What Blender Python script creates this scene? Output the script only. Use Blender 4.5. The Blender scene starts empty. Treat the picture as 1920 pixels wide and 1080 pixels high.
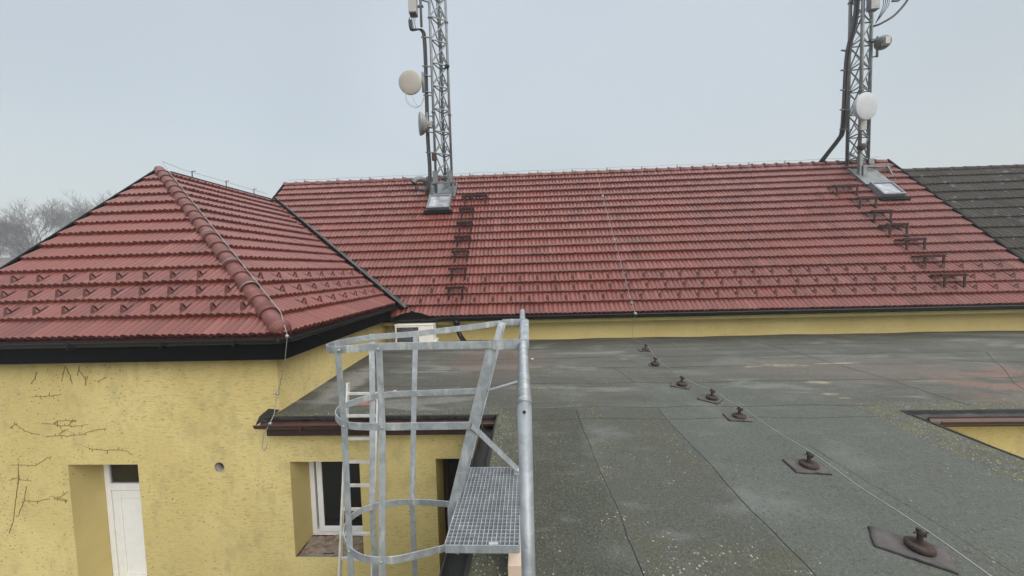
import bpy, bmesh, math, random
from mathutils import Vector, Matrix
random.seed(7)
scene = bpy.context.scene
COL = scene.collection
R = math.radians

# ------------------------------------------------------------------ camera
cam_d = bpy.data.cameras.new('camera')
cam = bpy.data.objects.new('camera', cam_d)
COL.objects.link(cam)
cam_d.sensor_width = 36.0
cam_d.lens = 36.0 * 680.0 / 1920.0
cam_d.clip_start = 0.05
cam_d.clip_end = 6000.0
_x = Vector((0.9986, 0.0424, -0.0276)).normalized()
_z = Vector((0.0439, -0.9976, 0.0541)).normalized()
_y = _z.cross(_x).normalized(); _x = _y.cross(_z).normalized()
cam.matrix_world = Matrix(((_x.x, _y.x, _z.x, 0), (_x.y, _y.y, _z.y, 0), (_x.z, _y.z, _z.z, 0), (0, 0, 0, 1)))
scene.camera = cam

# ------------------------------------------------------------------ world, sun, exposure
SUN_EL, SUN_AZ = 34.0, 142.0            # azimuth clockwise from +Y (the direction the photo looks)
w = bpy.data.worlds.new('World'); scene.world = w
w.use_nodes = True
nt = w.node_tree; nt.nodes.clear()
wo = nt.nodes.new('ShaderNodeOutputWorld')
sky = nt.nodes.new('ShaderNodeTexSky'); sky.sky_type = 'NISHITA'; sky.sun_disc = False
sky.sun_elevation = R(SUN_EL); sky.sun_rotation = R(SUN_AZ)
sky.air_density = 1.5; sky.dust_density = 6.0; sky.ozone_density = 1.0
bg1 = nt.nodes.new('ShaderNodeBackground'); bg1.inputs['Strength'].default_value = 0.05
nt.links.new(sky.outputs[0], bg1.inputs['Color'])
# overcast layer: cloud brightness rises from the horizon to the zenith
tc = nt.nodes.new('ShaderNodeTexCoord'); sp = nt.nodes.new('ShaderNodeSeparateXYZ')
nt.links.new(tc.outputs['Generated'], sp.inputs[0])
rmp = nt.nodes.new('ShaderNodeValToRGB')
nt.links.new(sp.outputs['Z'], rmp.inputs[0])
cr = rmp.color_ramp
cr.elements[0].position = 0.0; cr.elements[0].color = (0.475, 0.51, 0.525, 1)
cr.elements[1].position = 1.0; cr.elements[1].color = (2.42, 2.46, 2.54, 1)
e = cr.elements.new(0.30); e.color = (0.45, 0.485, 0.505, 1)
e = cr.elements.new(0.62); e.color = (0.475, 0.515, 0.545, 1)
e = cr.elements.new(0.80); e.color = (1.94, 1.97, 2.03, 1)
wn = nt.nodes.new('ShaderNodeTexNoise'); wn.inputs['Scale'].default_value = 1.1; wn.inputs['Detail'].default_value = 2
nt.links.new(tc.outputs['Generated'], wn.inputs['Vector'])
wm = nt.nodes.new('ShaderNodeMapRange'); wm.inputs['From Min'].default_value = 0.35; wm.inputs['From Max'].default_value = 0.65
wm.inputs['To Min'].default_value = 0.90; wm.inputs['To Max'].default_value = 1.10
nt.links.new(wn.outputs['Fac'], wm.inputs['Value'])
bg2 = nt.nodes.new('ShaderNodeBackground')
nt.links.new(rmp.outputs[0], bg2.inputs['Color']); nt.links.new(wm.outputs[0], bg2.inputs['Strength'])
ad = nt.nodes.new('ShaderNodeAddShader')
nt.links.new(bg1.outputs[0], ad.inputs[0]); nt.links.new(bg2.outputs[0], ad.inputs[1])
nt.links.new(ad.outputs[0], wo.inputs['Surface'])

sl = bpy.data.lights.new('sun', 'SUN'); sl.energy = 1.75; sl.angle = R(40); sl.color = (1.0, 0.985, 0.955)
so = bpy.data.objects.new('sun', sl); COL.objects.link(so)
_d = Vector((math.sin(R(SUN_AZ)) * math.cos(R(SUN_EL)), math.cos(R(SUN_AZ)) * math.cos(R(SUN_EL)), math.sin(R(SUN_EL))))
so.rotation_euler = _d.to_track_quat('Z', 'Y').to_euler()
so.location = (0, -5, 20)

scene.view_settings.view_transform = 'Standard'
scene.view_settings.look = 'None'
scene.view_settings.gamma = 1.0
scene.view_settings.use_curve_mapping = False
scene.view_settings.exposure = 0.0

# ------------------------------------------------------------------ materials
class NT:
    def __init__(s, name):
        s.m = bpy.data.materials.new(name); s.m.use_nodes = True
        s.t = s.m.node_tree
        s.b = s.t.nodes['Principled BSDF']
        s._pos = None
    def n(s, typ, **kw):
        nd = s.t.nodes.new(typ)
        for k, v in kw.items(): setattr(nd, k, v)
        return nd
    def link(s, a, b): s.t.links.new(a, b)
    def put(s, sock, v):
        if hasattr(v, 'links') or hasattr(v, 'is_linked'): s.link(v, sock)
        else: sock.default_value = v
    def m2(s, op, a, b=0.0, c=0.0, clamp=False):
        nd = s.n('ShaderNodeMath', operation=op, use_clamp=clamp)
        s.put(nd.inputs[0], a); s.put(nd.inputs[1], b); s.put(nd.inputs[2], c)
        return nd.outputs[0]
    def ss(s, v, lo, hi):                       # smoothstep
        nd = s.n('ShaderNodeMapRange', interpolation_type='SMOOTHSTEP')
        s.put(nd.inputs['Value'], v); nd.inputs['From Min'].default_value = lo; nd.inputs['From Max'].default_value = hi
        return nd.outputs[0]
    def mix(s, f, a, b, blend='MIX'):
        nd = s.n('ShaderNodeMix', data_type='RGBA', blend_type=blend)
        s.put(nd.inputs[0], f)
        for i, v in ((6, a), (7, b)):
            if isinstance(v, tuple): v = (v[0], v[1], v[2], 1)
            s.put(nd.inputs[i], v)
        return nd.outputs[2]
    def pos(s):
        if s._pos is None: s._pos = s.n('ShaderNodeNewGeometry').outputs['Position']
        return s._pos
    def objco(s): return s.n('ShaderNodeTexCoord').outputs['Object']
    def scale(s, v, sc):
        nd = s.n('ShaderNodeMapping'); s.link(v, nd.inputs[0]); nd.inputs['Scale'].default_value = sc
        return nd.outputs[0]
    def noise(s, v, sc, det=4, rough=0.55, dist=0.0):
        nd = s.n('ShaderNodeTexNoise'); s.link(v, nd.inputs['Vector'])
        nd.inputs['Scale'].default_value = sc; nd.inputs['Detail'].default_value = det
        nd.inputs['Roughness'].default_value = rough; nd.inputs['Distortion'].default_value = dist
        return nd.outputs['Fac']
    def vor(s, v, sc, rnd=1.0):
        nd = s.n('ShaderNodeTexVoronoi'); s.link(v, nd.inputs['Vector']); nd.inputs['Scale'].default_value = sc
        nd.inputs['Randomness'].default_value = rnd
        return nd.outputs['Distance'], nd.outputs['Color']
    def xyz(s, v):
        nd = s.n('ShaderNodeSeparateXYZ'); s.link(v, nd.inputs[0]); return nd.outputs
    def bump(s, h, strength, dist=0.01):
        nd = s.n('ShaderNodeBump'); nd.inputs['Strength'].default_value = strength; nd.inputs['Distance'].default_value = dist
        s.link(h, nd.inputs['Height']); s.link(nd.outputs[0], s.b.inputs['Normal'])
    def fin(s, col, rough, metal=0.0, spec=0.5):
        if isinstance(col, tuple): col = (col[0], col[1], col[2], 1)
        s.put(s.b.inputs['Base Color'], col); s.put(s.b.inputs['Roughness'], rough)
        s.put(s.b.inputs['Metallic'], metal); s.b.inputs['Specular IOR Level'].default_value = spec
        return s.m

def simple(name, c, rough=0.6, metal=0.0, var=0.2, ns=9.0, bump=0.0, bs=60.0, spec=0.5):
    k = NT(name); o = k.objco()
    f = k.noise(o, ns, 5)
    f = k.ss(f, 0.3, 0.7)
    a = tuple(x * (1 - var) for x in c); b = tuple(min(1, x * (1 + var)) for x in c)
    col = k.mix(f, a, b)
    if bump: k.bump(k.noise(o, bs, 4), bump, 0.004)
    return k.fin(col, rough, metal, spec)

def tile_mat(name, c1, c2, c3, moss=None, rough=0.30, white=0.0, streak=False):
    k = NT(name); p = k.pos()
    at = k.n('ShaderNodeAttribute', attribute_name='rnd').outputs['Fac']
    col = k.mix(at, c1, c2)
    col = k.mix(k.m2('MULTIPLY', k.m2('LESS_THAN', at, 0.10), 0.2), col, tuple(x * 0.5 for x in c1))
    col = k.mix(k.m2('MULTIPLY', k.m2('GREATER_THAN', at, 0.94), 0.35), col, (c2[0] * 1.25, c2[1] * 1.45, c2[2] * 1.45))
    col = k.mix(k.ss(k.noise(p, 0.55, 3), 0.48, 0.72), col, c3)
    g = k.noise(p, 45.0, 4)
    col = k.mix(k.m2('MULTIPLY', k.ss(g, 0.5, 0.8), 0.12), col, tuple(x * 0.55 for x in c1))
    st = k.noise(k.scale(p, (14, 2.5, 2.5)), 1.0, 3)
    col = k.mix(k.m2('MULTIPLY', k.ss(st, 0.5, 0.75), 0.06), col, tuple(x * 0.6 for x in c1))
    if streak:                                  # darker brown streaks in the columns below the roof steps
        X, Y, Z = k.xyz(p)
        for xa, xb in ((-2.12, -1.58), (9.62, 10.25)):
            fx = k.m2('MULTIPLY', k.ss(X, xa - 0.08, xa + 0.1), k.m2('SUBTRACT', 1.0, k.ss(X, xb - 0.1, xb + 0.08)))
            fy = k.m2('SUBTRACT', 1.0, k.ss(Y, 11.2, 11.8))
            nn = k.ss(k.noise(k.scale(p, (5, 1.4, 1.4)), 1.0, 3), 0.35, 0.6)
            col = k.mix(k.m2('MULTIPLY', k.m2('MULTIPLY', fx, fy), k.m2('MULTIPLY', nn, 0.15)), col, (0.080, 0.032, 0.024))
    if moss:
        col = k.mix(k.m2('MULTIPLY', k.ss(k.noise(p, 1.3, 5), 0.45, 0.65), 0.6), col, moss)
    if white:
        d, c = k.vor(p, 3.6)
        big = k.ss(k.noise(p, 0.8, 3), 0.40, 0.55)
        f = k.m2('MULTIPLY', k.m2('SUBTRACT', 1.0, k.ss(d, 0.16, 0.26)), big)
        f2 = k.m2('MULTIPLY', f, k.ss(k.noise(p, 24, 3), 0.4, 0.55))
        col = k.mix(k.m2('MULTIPLY', f2, white), col, (0.5, 0.52, 0.5))
    k.bump(k.noise(p, 110.0, 4), 0.10, 0.003)
    rr = k.m2('ADD', k.m2('MULTIPLY', k.noise(p, 3.0, 3), 0.25), rough - 0.12)
    return k.fin(col, rr, 0.0, 0.32)

M = {}
M['tile'] = tile_mat('red_roof_tile', (0.128, 0.038, 0.029), (0.166, 0.052, 0.040), (0.165, 0.044, 0.032), streak=True)
M['cap'] = tile_mat('ridge_tile', (0.125, 0.042, 0.034), (0.155, 0.056, 0.045), (0.12, 0.045, 0.036), rough=0.45)
M['greytile'] = tile_mat('old_grey_roof_tile', (0.030, 0.026, 0.023), (0.045, 0.040, 0.035), (0.036, 0.033, 0.026), moss=(0.042, 0.039, 0.024), rough=0.9, white=0.28)
M['guard'] = simple('brown_snow_guard_metal', (0.105, 0.032, 0.026), 0.45, var=0.15)
M['step'] = simple('dark_brown_step_metal', (0.026, 0.010, 0.009), 0.6, var=0.25, spec=0.25)
M['black'] = simple('black_sheet_metal', (0.0025, 0.0025, 0.0028), 0.65, var=0.15, spec=0.1)
M['gutter'] = simple('black_gutter', (0.007, 0.0072, 0.008), 0.4, var=0.15, spec=0.35)
M['brown'] = simple('brown_gutter', (0.052, 0.02, 0.015), 0.4, var=0.2)
M['darkbrown'] = simple('dark_brown_board', (0.035, 0.015, 0.012), 0.5, var=0.2)
M['valley'] = simple('grey_brown_valley_sheet', (0.040, 0.037, 0.034), 0.45, 0.2, var=0.3, ns=4)
M['steel'] = simple('grey_mast_steel', (0.16, 0.175, 0.18), 0.5, 0.35, var=0.2, ns=6)
M['lead'] = simple('grey_flashing_sheet', (0.14, 0.155, 0.16), 0.45, 0.3, var=0.25, ns=5)
M['cable'] = simple('dark_cable', (0.022, 0.021, 0.022), 0.5, var=0.2)
M['radome'] = simple('cream_radome', (0.36, 0.34, 0.30), 0.5, var=0.05, ns=3)
M['radomew'] = simple('white_grey_radome', (0.42, 0.45, 0.48), 0.45, var=0.05, ns=3)
M['radomeg'] = simple('weathered_grey_radome', (0.24, 0.25, 0.25), 0.55, var=0.1, ns=3)
M['unit'] = simple('light_grey_radio_housing', (0.34, 0.35, 0.33), 0.5, var=0.08)
M['alu'] = simple('bright_aluminium', (0.75, 0.75, 0.74), 0.35, 0.55, var=0.1)
M['wire'] = simple('galvanised_wire', (0.30, 0.30, 0.30), 0.45, 0.5, var=0.1)
M['wiredark'] = simple('weathered_wire', (0.20, 0.19, 0.18), 0.55, 0.4, var=0.15)
M['white'] = simple('white_plastic', (0.74, 0.76, 0.78), 0.35, var=0.03)
M['joint'] = simple('grey_rubber_seal', (0.16, 0.17, 0.19), 0.6, var=0.1)
M['acwhite'] = simple('cream_white_enamel', (0.70, 0.68, 0.63), 0.4, var=0.06)
M['acdark'] = simple('dark_fan_grille', (0.05, 0.05, 0.058), 0.5, var=0.2)
M['dark'] = simple('dark_interior', (0.012, 0.011, 0.010), 0.8, var=0.2)
M['rust'] = simple('rusty_iron', (0.036, 0.021, 0.016), 0.75, var=0.35, ns=14, bump=0.4)
M['rustdark'] = simple('dark_rusty_iron', (0.026, 0.017, 0.014), 0.75, var=0.3, ns=14, bump=0.4)
M['patch'] = simple('smooth_bitumen_patch', (0.072, 0.065, 0.062), 0.85, var=0.3, ns=7, bump=0.5)
M['seam'] = simple('bitumen_seam', (0.016, 0.016, 0.015), 0.8, var=0.3)
M['bitblack'] = simple('black_bitumen_edge', (0.011, 0.011, 0.010), 0.7, var=0.3, bump=0.5)
M['creeper'] = simple('dead_creeper_bark', (0.20, 0.135, 0.06), 0.9, var=0.3)
M['bark'] = simple('haze_paled_bark', (0.155, 0.142, 0.14), 0.9, var=0.25, ns=2)  # bark colour paled to carry part of the distance haze on the trees
M['concrete'] = simple('grey_mortar', (0.20, 0.19, 0.165), 0.9, var=0.25, ns=12, bump=0.5)
M['ground'] = simple('courtyard_ground', (0.11, 0.11, 0.085), 0.95, var=0.3, ns=0.4, bump=0.4, bs=9)
M['brickred'] = simple('fired_brick', (0.36, 0.20, 0.15), 0.85, var=0.2, ns=20, bump=0.4)
M['fieldroof'] = simple('distant_grey_roof', (0.13, 0.115, 0.105), 0.85, var=0.15, ns=1.5)
M['offwhite'] = simple('distant_render', (0.42, 0.40, 0.36), 0.9, var=0.1)

def galv():
    k = NT('galvanised_steel'); o = k.objco()
    d, c = k.vor(k.scale(o, (1, 1, 0.6)), 38.0)
    cv = k.xyz(c)[0]
    a = k.noise(o, 11.0, 5, 0.6, 0.6)
    f = k.m2('ADD', k.m2('MULTIPLY', cv, 0.3), k.m2('MULTIPLY', k.ss(a, 0.3, 0.72), 0.7))
    col = k.mix(f, (0.235, 0.26, 0.28), (0.385, 0.42, 0.445))
    st = k.ss(k.noise(k.scale(o, (9, 9, 1.6)), 2.0, 4), 0.56, 0.72)
    col = k.mix(k.m2('MULTIPLY', st, 0.5), col, (0.62, 0.64, 0.64))
    k.bump(k.noise(o, 60.0, 3), 0.12, 0.003)
    rr = k.m2('ADD', 0.44, k.m2('MULTIPLY', a, 0.2))
    return k.fin(col, rr, 0.35, 0.5)
M['galv'] = galv()

def stucco(name, dirty=1.0, shade=1.0):
    k = NT(name); p = k.pos(); X, Y, Z = k.xyz(p)
    big = k.ss(k.noise(p, 0.7, 4), 0.35, 0.68)
    col = k.mix(big, (0.54 * shade, 0.444 * shade, 0.188 * shade), (0.628 * shade, 0.525 * shade, 0.238 * shade))
    # trowelled horizontal scratches
    sc = k.noise(k.scale(p, (7.5, 7.5, 46.0)), 1.0, 6, 0.7)
    sm = k.ss(k.noise(p, 1.1, 3), 0.36, 0.62)
    f = k.m2('MULTIPLY', k.ss(sc, 0.50, 0.72), k.m2('ADD', 0.2, k.m2('MULTIPLY', sm, 0.6)))
    col = k.mix(k.m2('MULTIPLY', f, dirty * 0.95), col, (0.20, 0.16, 0.075))
    sc2 = k.noise(k.scale(p, (16.0, 16.0, 60.0)), 1.0, 4, 0.65)
    col = k.mix(k.m2('MULTIPLY', k.ss(sc2, 0.54, 0.74), dirty * 0.6), col, (0.20, 0.16, 0.075))
    col = k.mix(k.m2('MULTIPLY', k.ss(k.noise(k.scale(p, (1.6, 1.6, 1.0)), 2.6, 5, 0.65), 0.5, 0.7), dirty * 0.38), col, (0.31, 0.28, 0.14))
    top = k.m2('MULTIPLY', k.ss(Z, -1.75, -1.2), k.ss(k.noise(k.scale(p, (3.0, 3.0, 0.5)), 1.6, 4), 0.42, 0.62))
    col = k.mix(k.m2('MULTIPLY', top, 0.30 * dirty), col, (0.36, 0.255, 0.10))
    # dark suckers left by creeper: denser to the left and below the eave
    d, c = k.vor(k.scale(p, (1, 1, 1.25)), 15.0)
    cx = k.xyz(c)[1]
    left = k.m2('SUBTRACT', 1.0, k.ss(X, -8.6, -4.2))
    cl = k.ss(k.noise(p, 1.6, 3), 0.42, 0.6)
    dens = k.m2('MULTIPLY', k.m2('ADD', 0.22, k.m2('MULTIPLY', left, 0.62)), k.m2('ADD', 0.25, cl))
    on = k.m2('LESS_THAN', cx, k.m2('MULTIPLY', dens, 0.62 * dirty))
    wob = k.m2('MULTIPLY', k.noise(p, 55.0, 2), 0.22)
    spot = k.m2('MULTIPLY', on, k.m2('SUBTRACT', 1.0, k.ss(k.m2('SUBTRACT', d, wob), 0.03, 0.10)))
    col = k.mix(k.m2('MULTIPLY', spot, 0.75), col, (0.13, 0.09, 0.035))
    gr = k.noise(p, 90.0, 4, 0.6)
    col = k.mix(k.m2('MULTIPLY', k.ss(gr, 0.5, 0.78), 0.28), col, (0.34, 0.255, 0.09))
    hh = k.m2('ADD', k.m2('MULTIPLY', sc, 0.7), k.m2('MULTIPLY', gr, 0.5))
    k.bump(hh, 0.35, 0.008)
    return k.fin(col, 0.92, 0.0, 0.2)
M['stucco'] = stucco('yellow_stucco')
M['stucco2'] = stucco('yellow_stucco_plain', 0.35, 1.0)
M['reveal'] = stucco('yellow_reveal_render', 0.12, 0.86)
M['cornice'] = simple('greenish_yellow_cornice', (0.42, 0.37, 0.13), 0.8, var=0.1, ns=3)

def bitumen():
    k = NT('mineral_bitumen_felt'); p = k.pos(); X, Y, Z = k.xyz(p)
    n1 = k.noise(p, 1.1, 5, 0.6); n2 = k.noise(p, 4.0, 5, 0.6)
    wx = k.m2('ADD', X, k.m2('MULTIPLY', k.m2('SUBTRACT', n2, 0.5), 0.03))
    wy = k.m2('ADD', Y, k.m2('MULTIPLY', k.m2('SUBTRACT', n2, 0.5), 0.05))
    # rolls on the walkway strip
    s1 = k.ss(wx, 0.63, 0.67); s2 = k.ss(wx, 1.725, 1.745)
    strip = k.mix(s1, (0.046, 0.049, 0.032), (0.072, 0.075, 0.060))
    strip = k.mix(s2, strip, (0.096, 0.107, 0.096))
    # rolls on the rear roof, laid parallel to the long wall
    st = k.noise(k.scale(p, (0.5, 3.2, 1.0)), 1.2, 5, 0.6)
    rear = k.mix(k.ss(st, 0.35, 0.7), (0.072, 0.070, 0.060), (0.125, 0.123, 0.109))
    lft = k.m2('SUBTRACT', 1.0, k.ss(X, -1.2, 0.6))
    rear = k.mix(k.m2('MULTIPLY', lft, 0.72), rear, (0.062, 0.054, 0.044))
    band = k.m2('MULTIPLY', k.ss(Y, 4.9, 5.0), k.m2('MULTIPLY', k.m2('SUBTRACT', 1.0, k.ss(Y, 5.85, 5.92)), k.m2('MULTIPLY', k.ss(X, 1.6, 1.8), k.m2('SUBTRACT', 1.0, k.ss(X, 4.0, 4.6)))))
    rear = k.mix(k.m2('MULTIPLY', band, 0.8), rear, (0.094, 0.104, 0.094))
    isr = k.ss(wy, 4.93, 4.97)
    col = k.mix(1.0, k.mix(isr, strip, rear), (0.66, 0.68, 0.64), 'MULTIPLY')
    # broad weathering
    col = k.mix(k.m2('MULTIPLY', k.ss(n1, 0.5, 0.75), 0.6), col, (0.140, 0.152, 0.138))
    sm = k.noise(k.scale(p, (0.9, 2.6, 1.0)), 1.5, 5, 0.65)
    col = k.mix(k.m2('MULTIPLY', k.ss(sm, 0.54, 0.72), 0.5), col, (0.120, 0.128, 0.122))
    col = k.mix(k.m2('MULTIPLY', k.ss(k.noise(p, 0.8, 4), 0.52, 0.72), 0.5), col, (0.062, 0.064, 0.046))
    # light dried-puddle streaks on the rear roof
    pd = k.noise(k.scale(p, (0.45, 2.0, 1.0)), 1.0, 3, 0.5, 0.8)
    col = k.mix(k.m2('MULTIPLY', k.m2('MULTIPLY', k.ss(pd, 0.56, 0.66), isr), 0.45), col, (0.225, 0.22, 0.20))
    def blob(cx, cy, rx, ry, sh=0.5):
        a = k.m2('POWER', k.m2('DIVIDE', k.m2('SUBTRACT', X, cx), rx), 2.0)
        b = k.m2('POWER', k.m2('DIVIDE', k.m2('SUBTRACT', Y, cy), ry), 2.0)
        r = k.m2('ADD', k.m2('SQRT', k.m2('ADD', a, b)), k.m2('MULTIPLY', k.m2('SUBTRACT', n2, 0.5), sh * 2))
        return k.m2('SUBTRACT', 1.0, k.ss(r, 0.45, 1.1))
    # red brick-dust stains on the right, reddish brown patch towards the air conditioner
    stn = k.ss(k.noise(k.scale(p, (1.0, 2.2, 1.0)), 1.6, 4), 0.35, 0.62)
    col = k.mix(k.m2('MULTIPLY', k.m2('MULTIPLY', blob(7.9, 5.75, 2.1, 0.9), stn), 0.72), col, (0.20, 0.105, 0.080))
    col = k.mix(k.m2('MULTIPLY', k.m2('MULTIPLY', blob(6.9, 5.15, 1.2, 0.25), stn), 0.8), col, (0.21, 0.09, 0.064))
    col = k.mix(k.m2('MULTIPLY', blob(-0.7, 7.3, 1.3, 1.2), 0.55), col, (0.115, 0.068, 0.052))
    col = k.mix(k.m2('MULTIPLY', blob(5.6, 6.5, 2.4, 0.9), 0.35), col, (0.165, 0.125, 0.11))
    # sandy deposits
    for bx, by, rx, ry, am in ((4.55, 6.66, 0.62, 0.10, 0.6), (4.5, 5.80, 0.26, 0.07, 0.55), (3.95, 6.62, 0.12, 0.05, 0.45), (4.35, 5.35, 0.14, 0.05, 0.5), (4.42, 5.2, 0.12, 0.04, 0.5), (5.6, 6.75, 0.5, 0.05, 0.5)):
        col = k.mix(k.m2('MULTIPLY', k.m2('MULTIPLY', blob(bx, by, rx, ry, 0.75), am), k.ss(k.noise(k.scale(p, (2.0, 9.0, 1.0)), 3.0, 4, 0.7), 0.36, 0.56)), col, (0.42, 0.37, 0.25))
    # pale tapering stain along the wing wall
    col = k.mix(k.m2('MULTIPLY', blob(-3.15, 6.1, 0.34, 1.05, 0.4), 0.85), col, (0.24, 0.235, 0.215))
    # moss along the free edges of the strip and of the rear roof
    eL = k.m2('SUBTRACT', 1.0, k.ss(k.m2('ADD', X, k.m2('MULTIPLY', n2, 0.5)), -0.22, 0.38))
    eL = k.m2('MULTIPLY', eL, k.m2('SUBTRACT', 1.0, k.ss(Y, 4.6, 5.2)))
    eL = k.m2('MULTIPLY', eL, k.ss(X, -0.9, -0.5))
    eR = k.m2('MULTIPLY', k.ss(k.m2('ADD', X, k.m2('MULTIPLY', n2, 0.25)), 4.30, 4.46), k.m2('SUBTRACT', 1.0, k.ss(wy, 4.85, 5.15)))
    eF = k.m2('MULTIPLY', k.m2('SUBTRACT', 1.0, k.ss(k.m2('ADD', Y, k.m2('MULTIPLY', n2, 0.5)), 5.05, 5.42)), k.ss(X, 4.5, 4.7))
    eB = k.m2('MULTIPLY', k.m2('SUBTRACT', 1.0, k.ss(k.m2('ADD', Y, k.m2('MULTIPLY', n2, 0.3)), 4.98, 5.12)), k.m2('SUBTRACT', 1.0, k.ss(X, -0.6, -0.4)))
    edge = k.m2('MAXIMUM', k.m2('MAXIMUM', eL, eR), k.m2('MAXIMUM', eF, eB))
    mossn = k.ss(k.noise(p, 9.0, 5, 0.65), 0.36, 0.6)
    mc = k.mix(k.ss(k.noise(p, 5.0, 3), 0.4, 0.62), (0.085, 0.080, 0.026), (0.055, 0.053, 0.036))
    col = k.mix(k.m2('MULTIPLY', edge, 0.45), col, (0.050, 0.048, 0.034))
    col = k.mix(k.m2('MULTIPLY', k.m2('MULTIPLY', edge, mossn), 0.9), col, mc)
    fm = k.m2('MULTIPLY', k.ss(k.noise(p, 1.9, 6, 0.7), 0.50, 0.66), k.m2('SUBTRACT', 1.0, k.m2('MULTIPLY', k.ss(X, 1.7, 2.0), 0.7)))
    col = k.mix(k.m2('MULTIPLY', fm, 0.75), col, (0.052, 0.050, 0.026))
    # lichen flecks
    d, c = k.vor(p, 34.0)
    cz = k.xyz(c)
    patchy = k.m2('ADD', k.m2('MULTIPLY', fm, k.ss(k.noise(p, 3.1, 4, 0.6), 0.42, 0.6)), k.m2('MULTIPLY', edge, 1.3), 0.0, True)
    sel = k.m2('LESS_THAN', cz[0], k.m2('MULTIPLY', patchy, 0.75))
    fl = k.m2('MULTIPLY', sel, k.m2('SUBTRACT', 1.0, k.ss(k.m2('SUBTRACT', d, k.m2('MULTIPLY', k.noise(p, 70.0, 2), 0.2)), 0.05, 0.16)))
    col = k.mix(k.m2('MULTIPLY', fl, 0.9), col, (0.38, 0.385, 0.32))
    d2, c2 = k.vor(p, 75.0)
    fl2 = k.m2('MULTIPLY', k.m2('LESS_THAN', k.xyz(c2)[1], k.m2('ADD', 0.06, k.m2('MULTIPLY', patchy, 0.3))), k.m2('SUBTRACT', 1.0, k.ss(d2, 0.18, 0.34)))
    col = k.mix(k.m2('MULTIPLY', fl2, 0.6), col, (0.36, 0.37, 0.33))
    # mineral chippings
    g = k.noise(p, 150.0, 3, 0.7)
    col = k.mix(k.m2('MULTIPLY', k.ss(g, 0.42, 0.72), 0.38), col, (0.21, 0.22, 0.20))
    col = k.mix(k.m2('MULTIPLY', k.ss(k.noise(p, 52.0, 4, 0.75), 0.46, 0.68), 0.5), col, (0.125, 0.132, 0.120))
    col = k.mix(k.m2('MULTIPLY', k.ss(k.noise(p, 34.0, 4, 0.75), 0.50, 0.70), 0.62), col, (0.030, 0.031, 0.025))
    col = k.mix(k.m2('MULTIPLY', k.ss(k.noise(p, 190.0, 2, 0.6), 0.55, 0.75), 0.4), col, (0.03, 0.032, 0.027))
    k.bump(k.m2('ADD', k.m2('MULTIPLY', k.noise(p, 40.0, 4, 0.7), 0.9), k.m2('ADD', k.m2('MULTIPLY', n2, 1.2), k.m2('MULTIPLY', k.m2('MULTIPLY', edge, mossn), 0.8))), 0.5, 0.012)
    return k.fin(col, 0.85, 0.0, 0.3)
M['bitumen'] = bitumen()
hm = bpy.data.materials.new('fog_air'); hm.use_nodes = True; hm.node_tree.nodes.clear()
_o = hm.node_tree.nodes.new('ShaderNodeOutputMaterial'); _v = hm.node_tree.nodes.new('ShaderNodeVolumePrincipled')
_v.inputs['Color'].default_value = (0.90, 0.95, 1.0, 1); _v.inputs['Density'].default_value = 0.0024; _v.inputs['Anisotropy'].default_value = 0.2
hm.node_tree.links.new(_v.outputs[0], _o.inputs['Volume'])
M['haze'] = hm

def glass(name, c):
    k = NT(name)
    return k.fin(c, 0.06, 0.0, 0.5)
M['glass'] = glass('dark_window_glass', (0.010, 0.011, 0.010))
M['skyglass'] = simple('dusty_skylight_glass', (0.30, 0.325, 0.345), 0.15, 0.25, var=0.3, ns=5)
M['wood'] = simple('pale_sawn_timber', (0.46, 0.36, 0.28), 0.8, var=0.18, ns=7, bump=0.3)
def brick_sill():
    k = NT('broken_brick_sill'); o = k.pos()
    d, c = k.vor(k.scale(o, (1, 0.6, 1)), 9.0)
    col = k.mix(k.xyz(c)[0], (0.24, 0.20, 0.16), (0.21, 0.125, 0.085))
    col = k.mix(k.ss(k.noise(o, 14, 4), 0.5, 0.7), col, (0.27, 0.25, 0.21))
    k.bump(d, 0.8, 0.03)
    return k.fin(col, 0.9, 0, 0.2)
M['bricksill'] = brick_sill()

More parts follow.
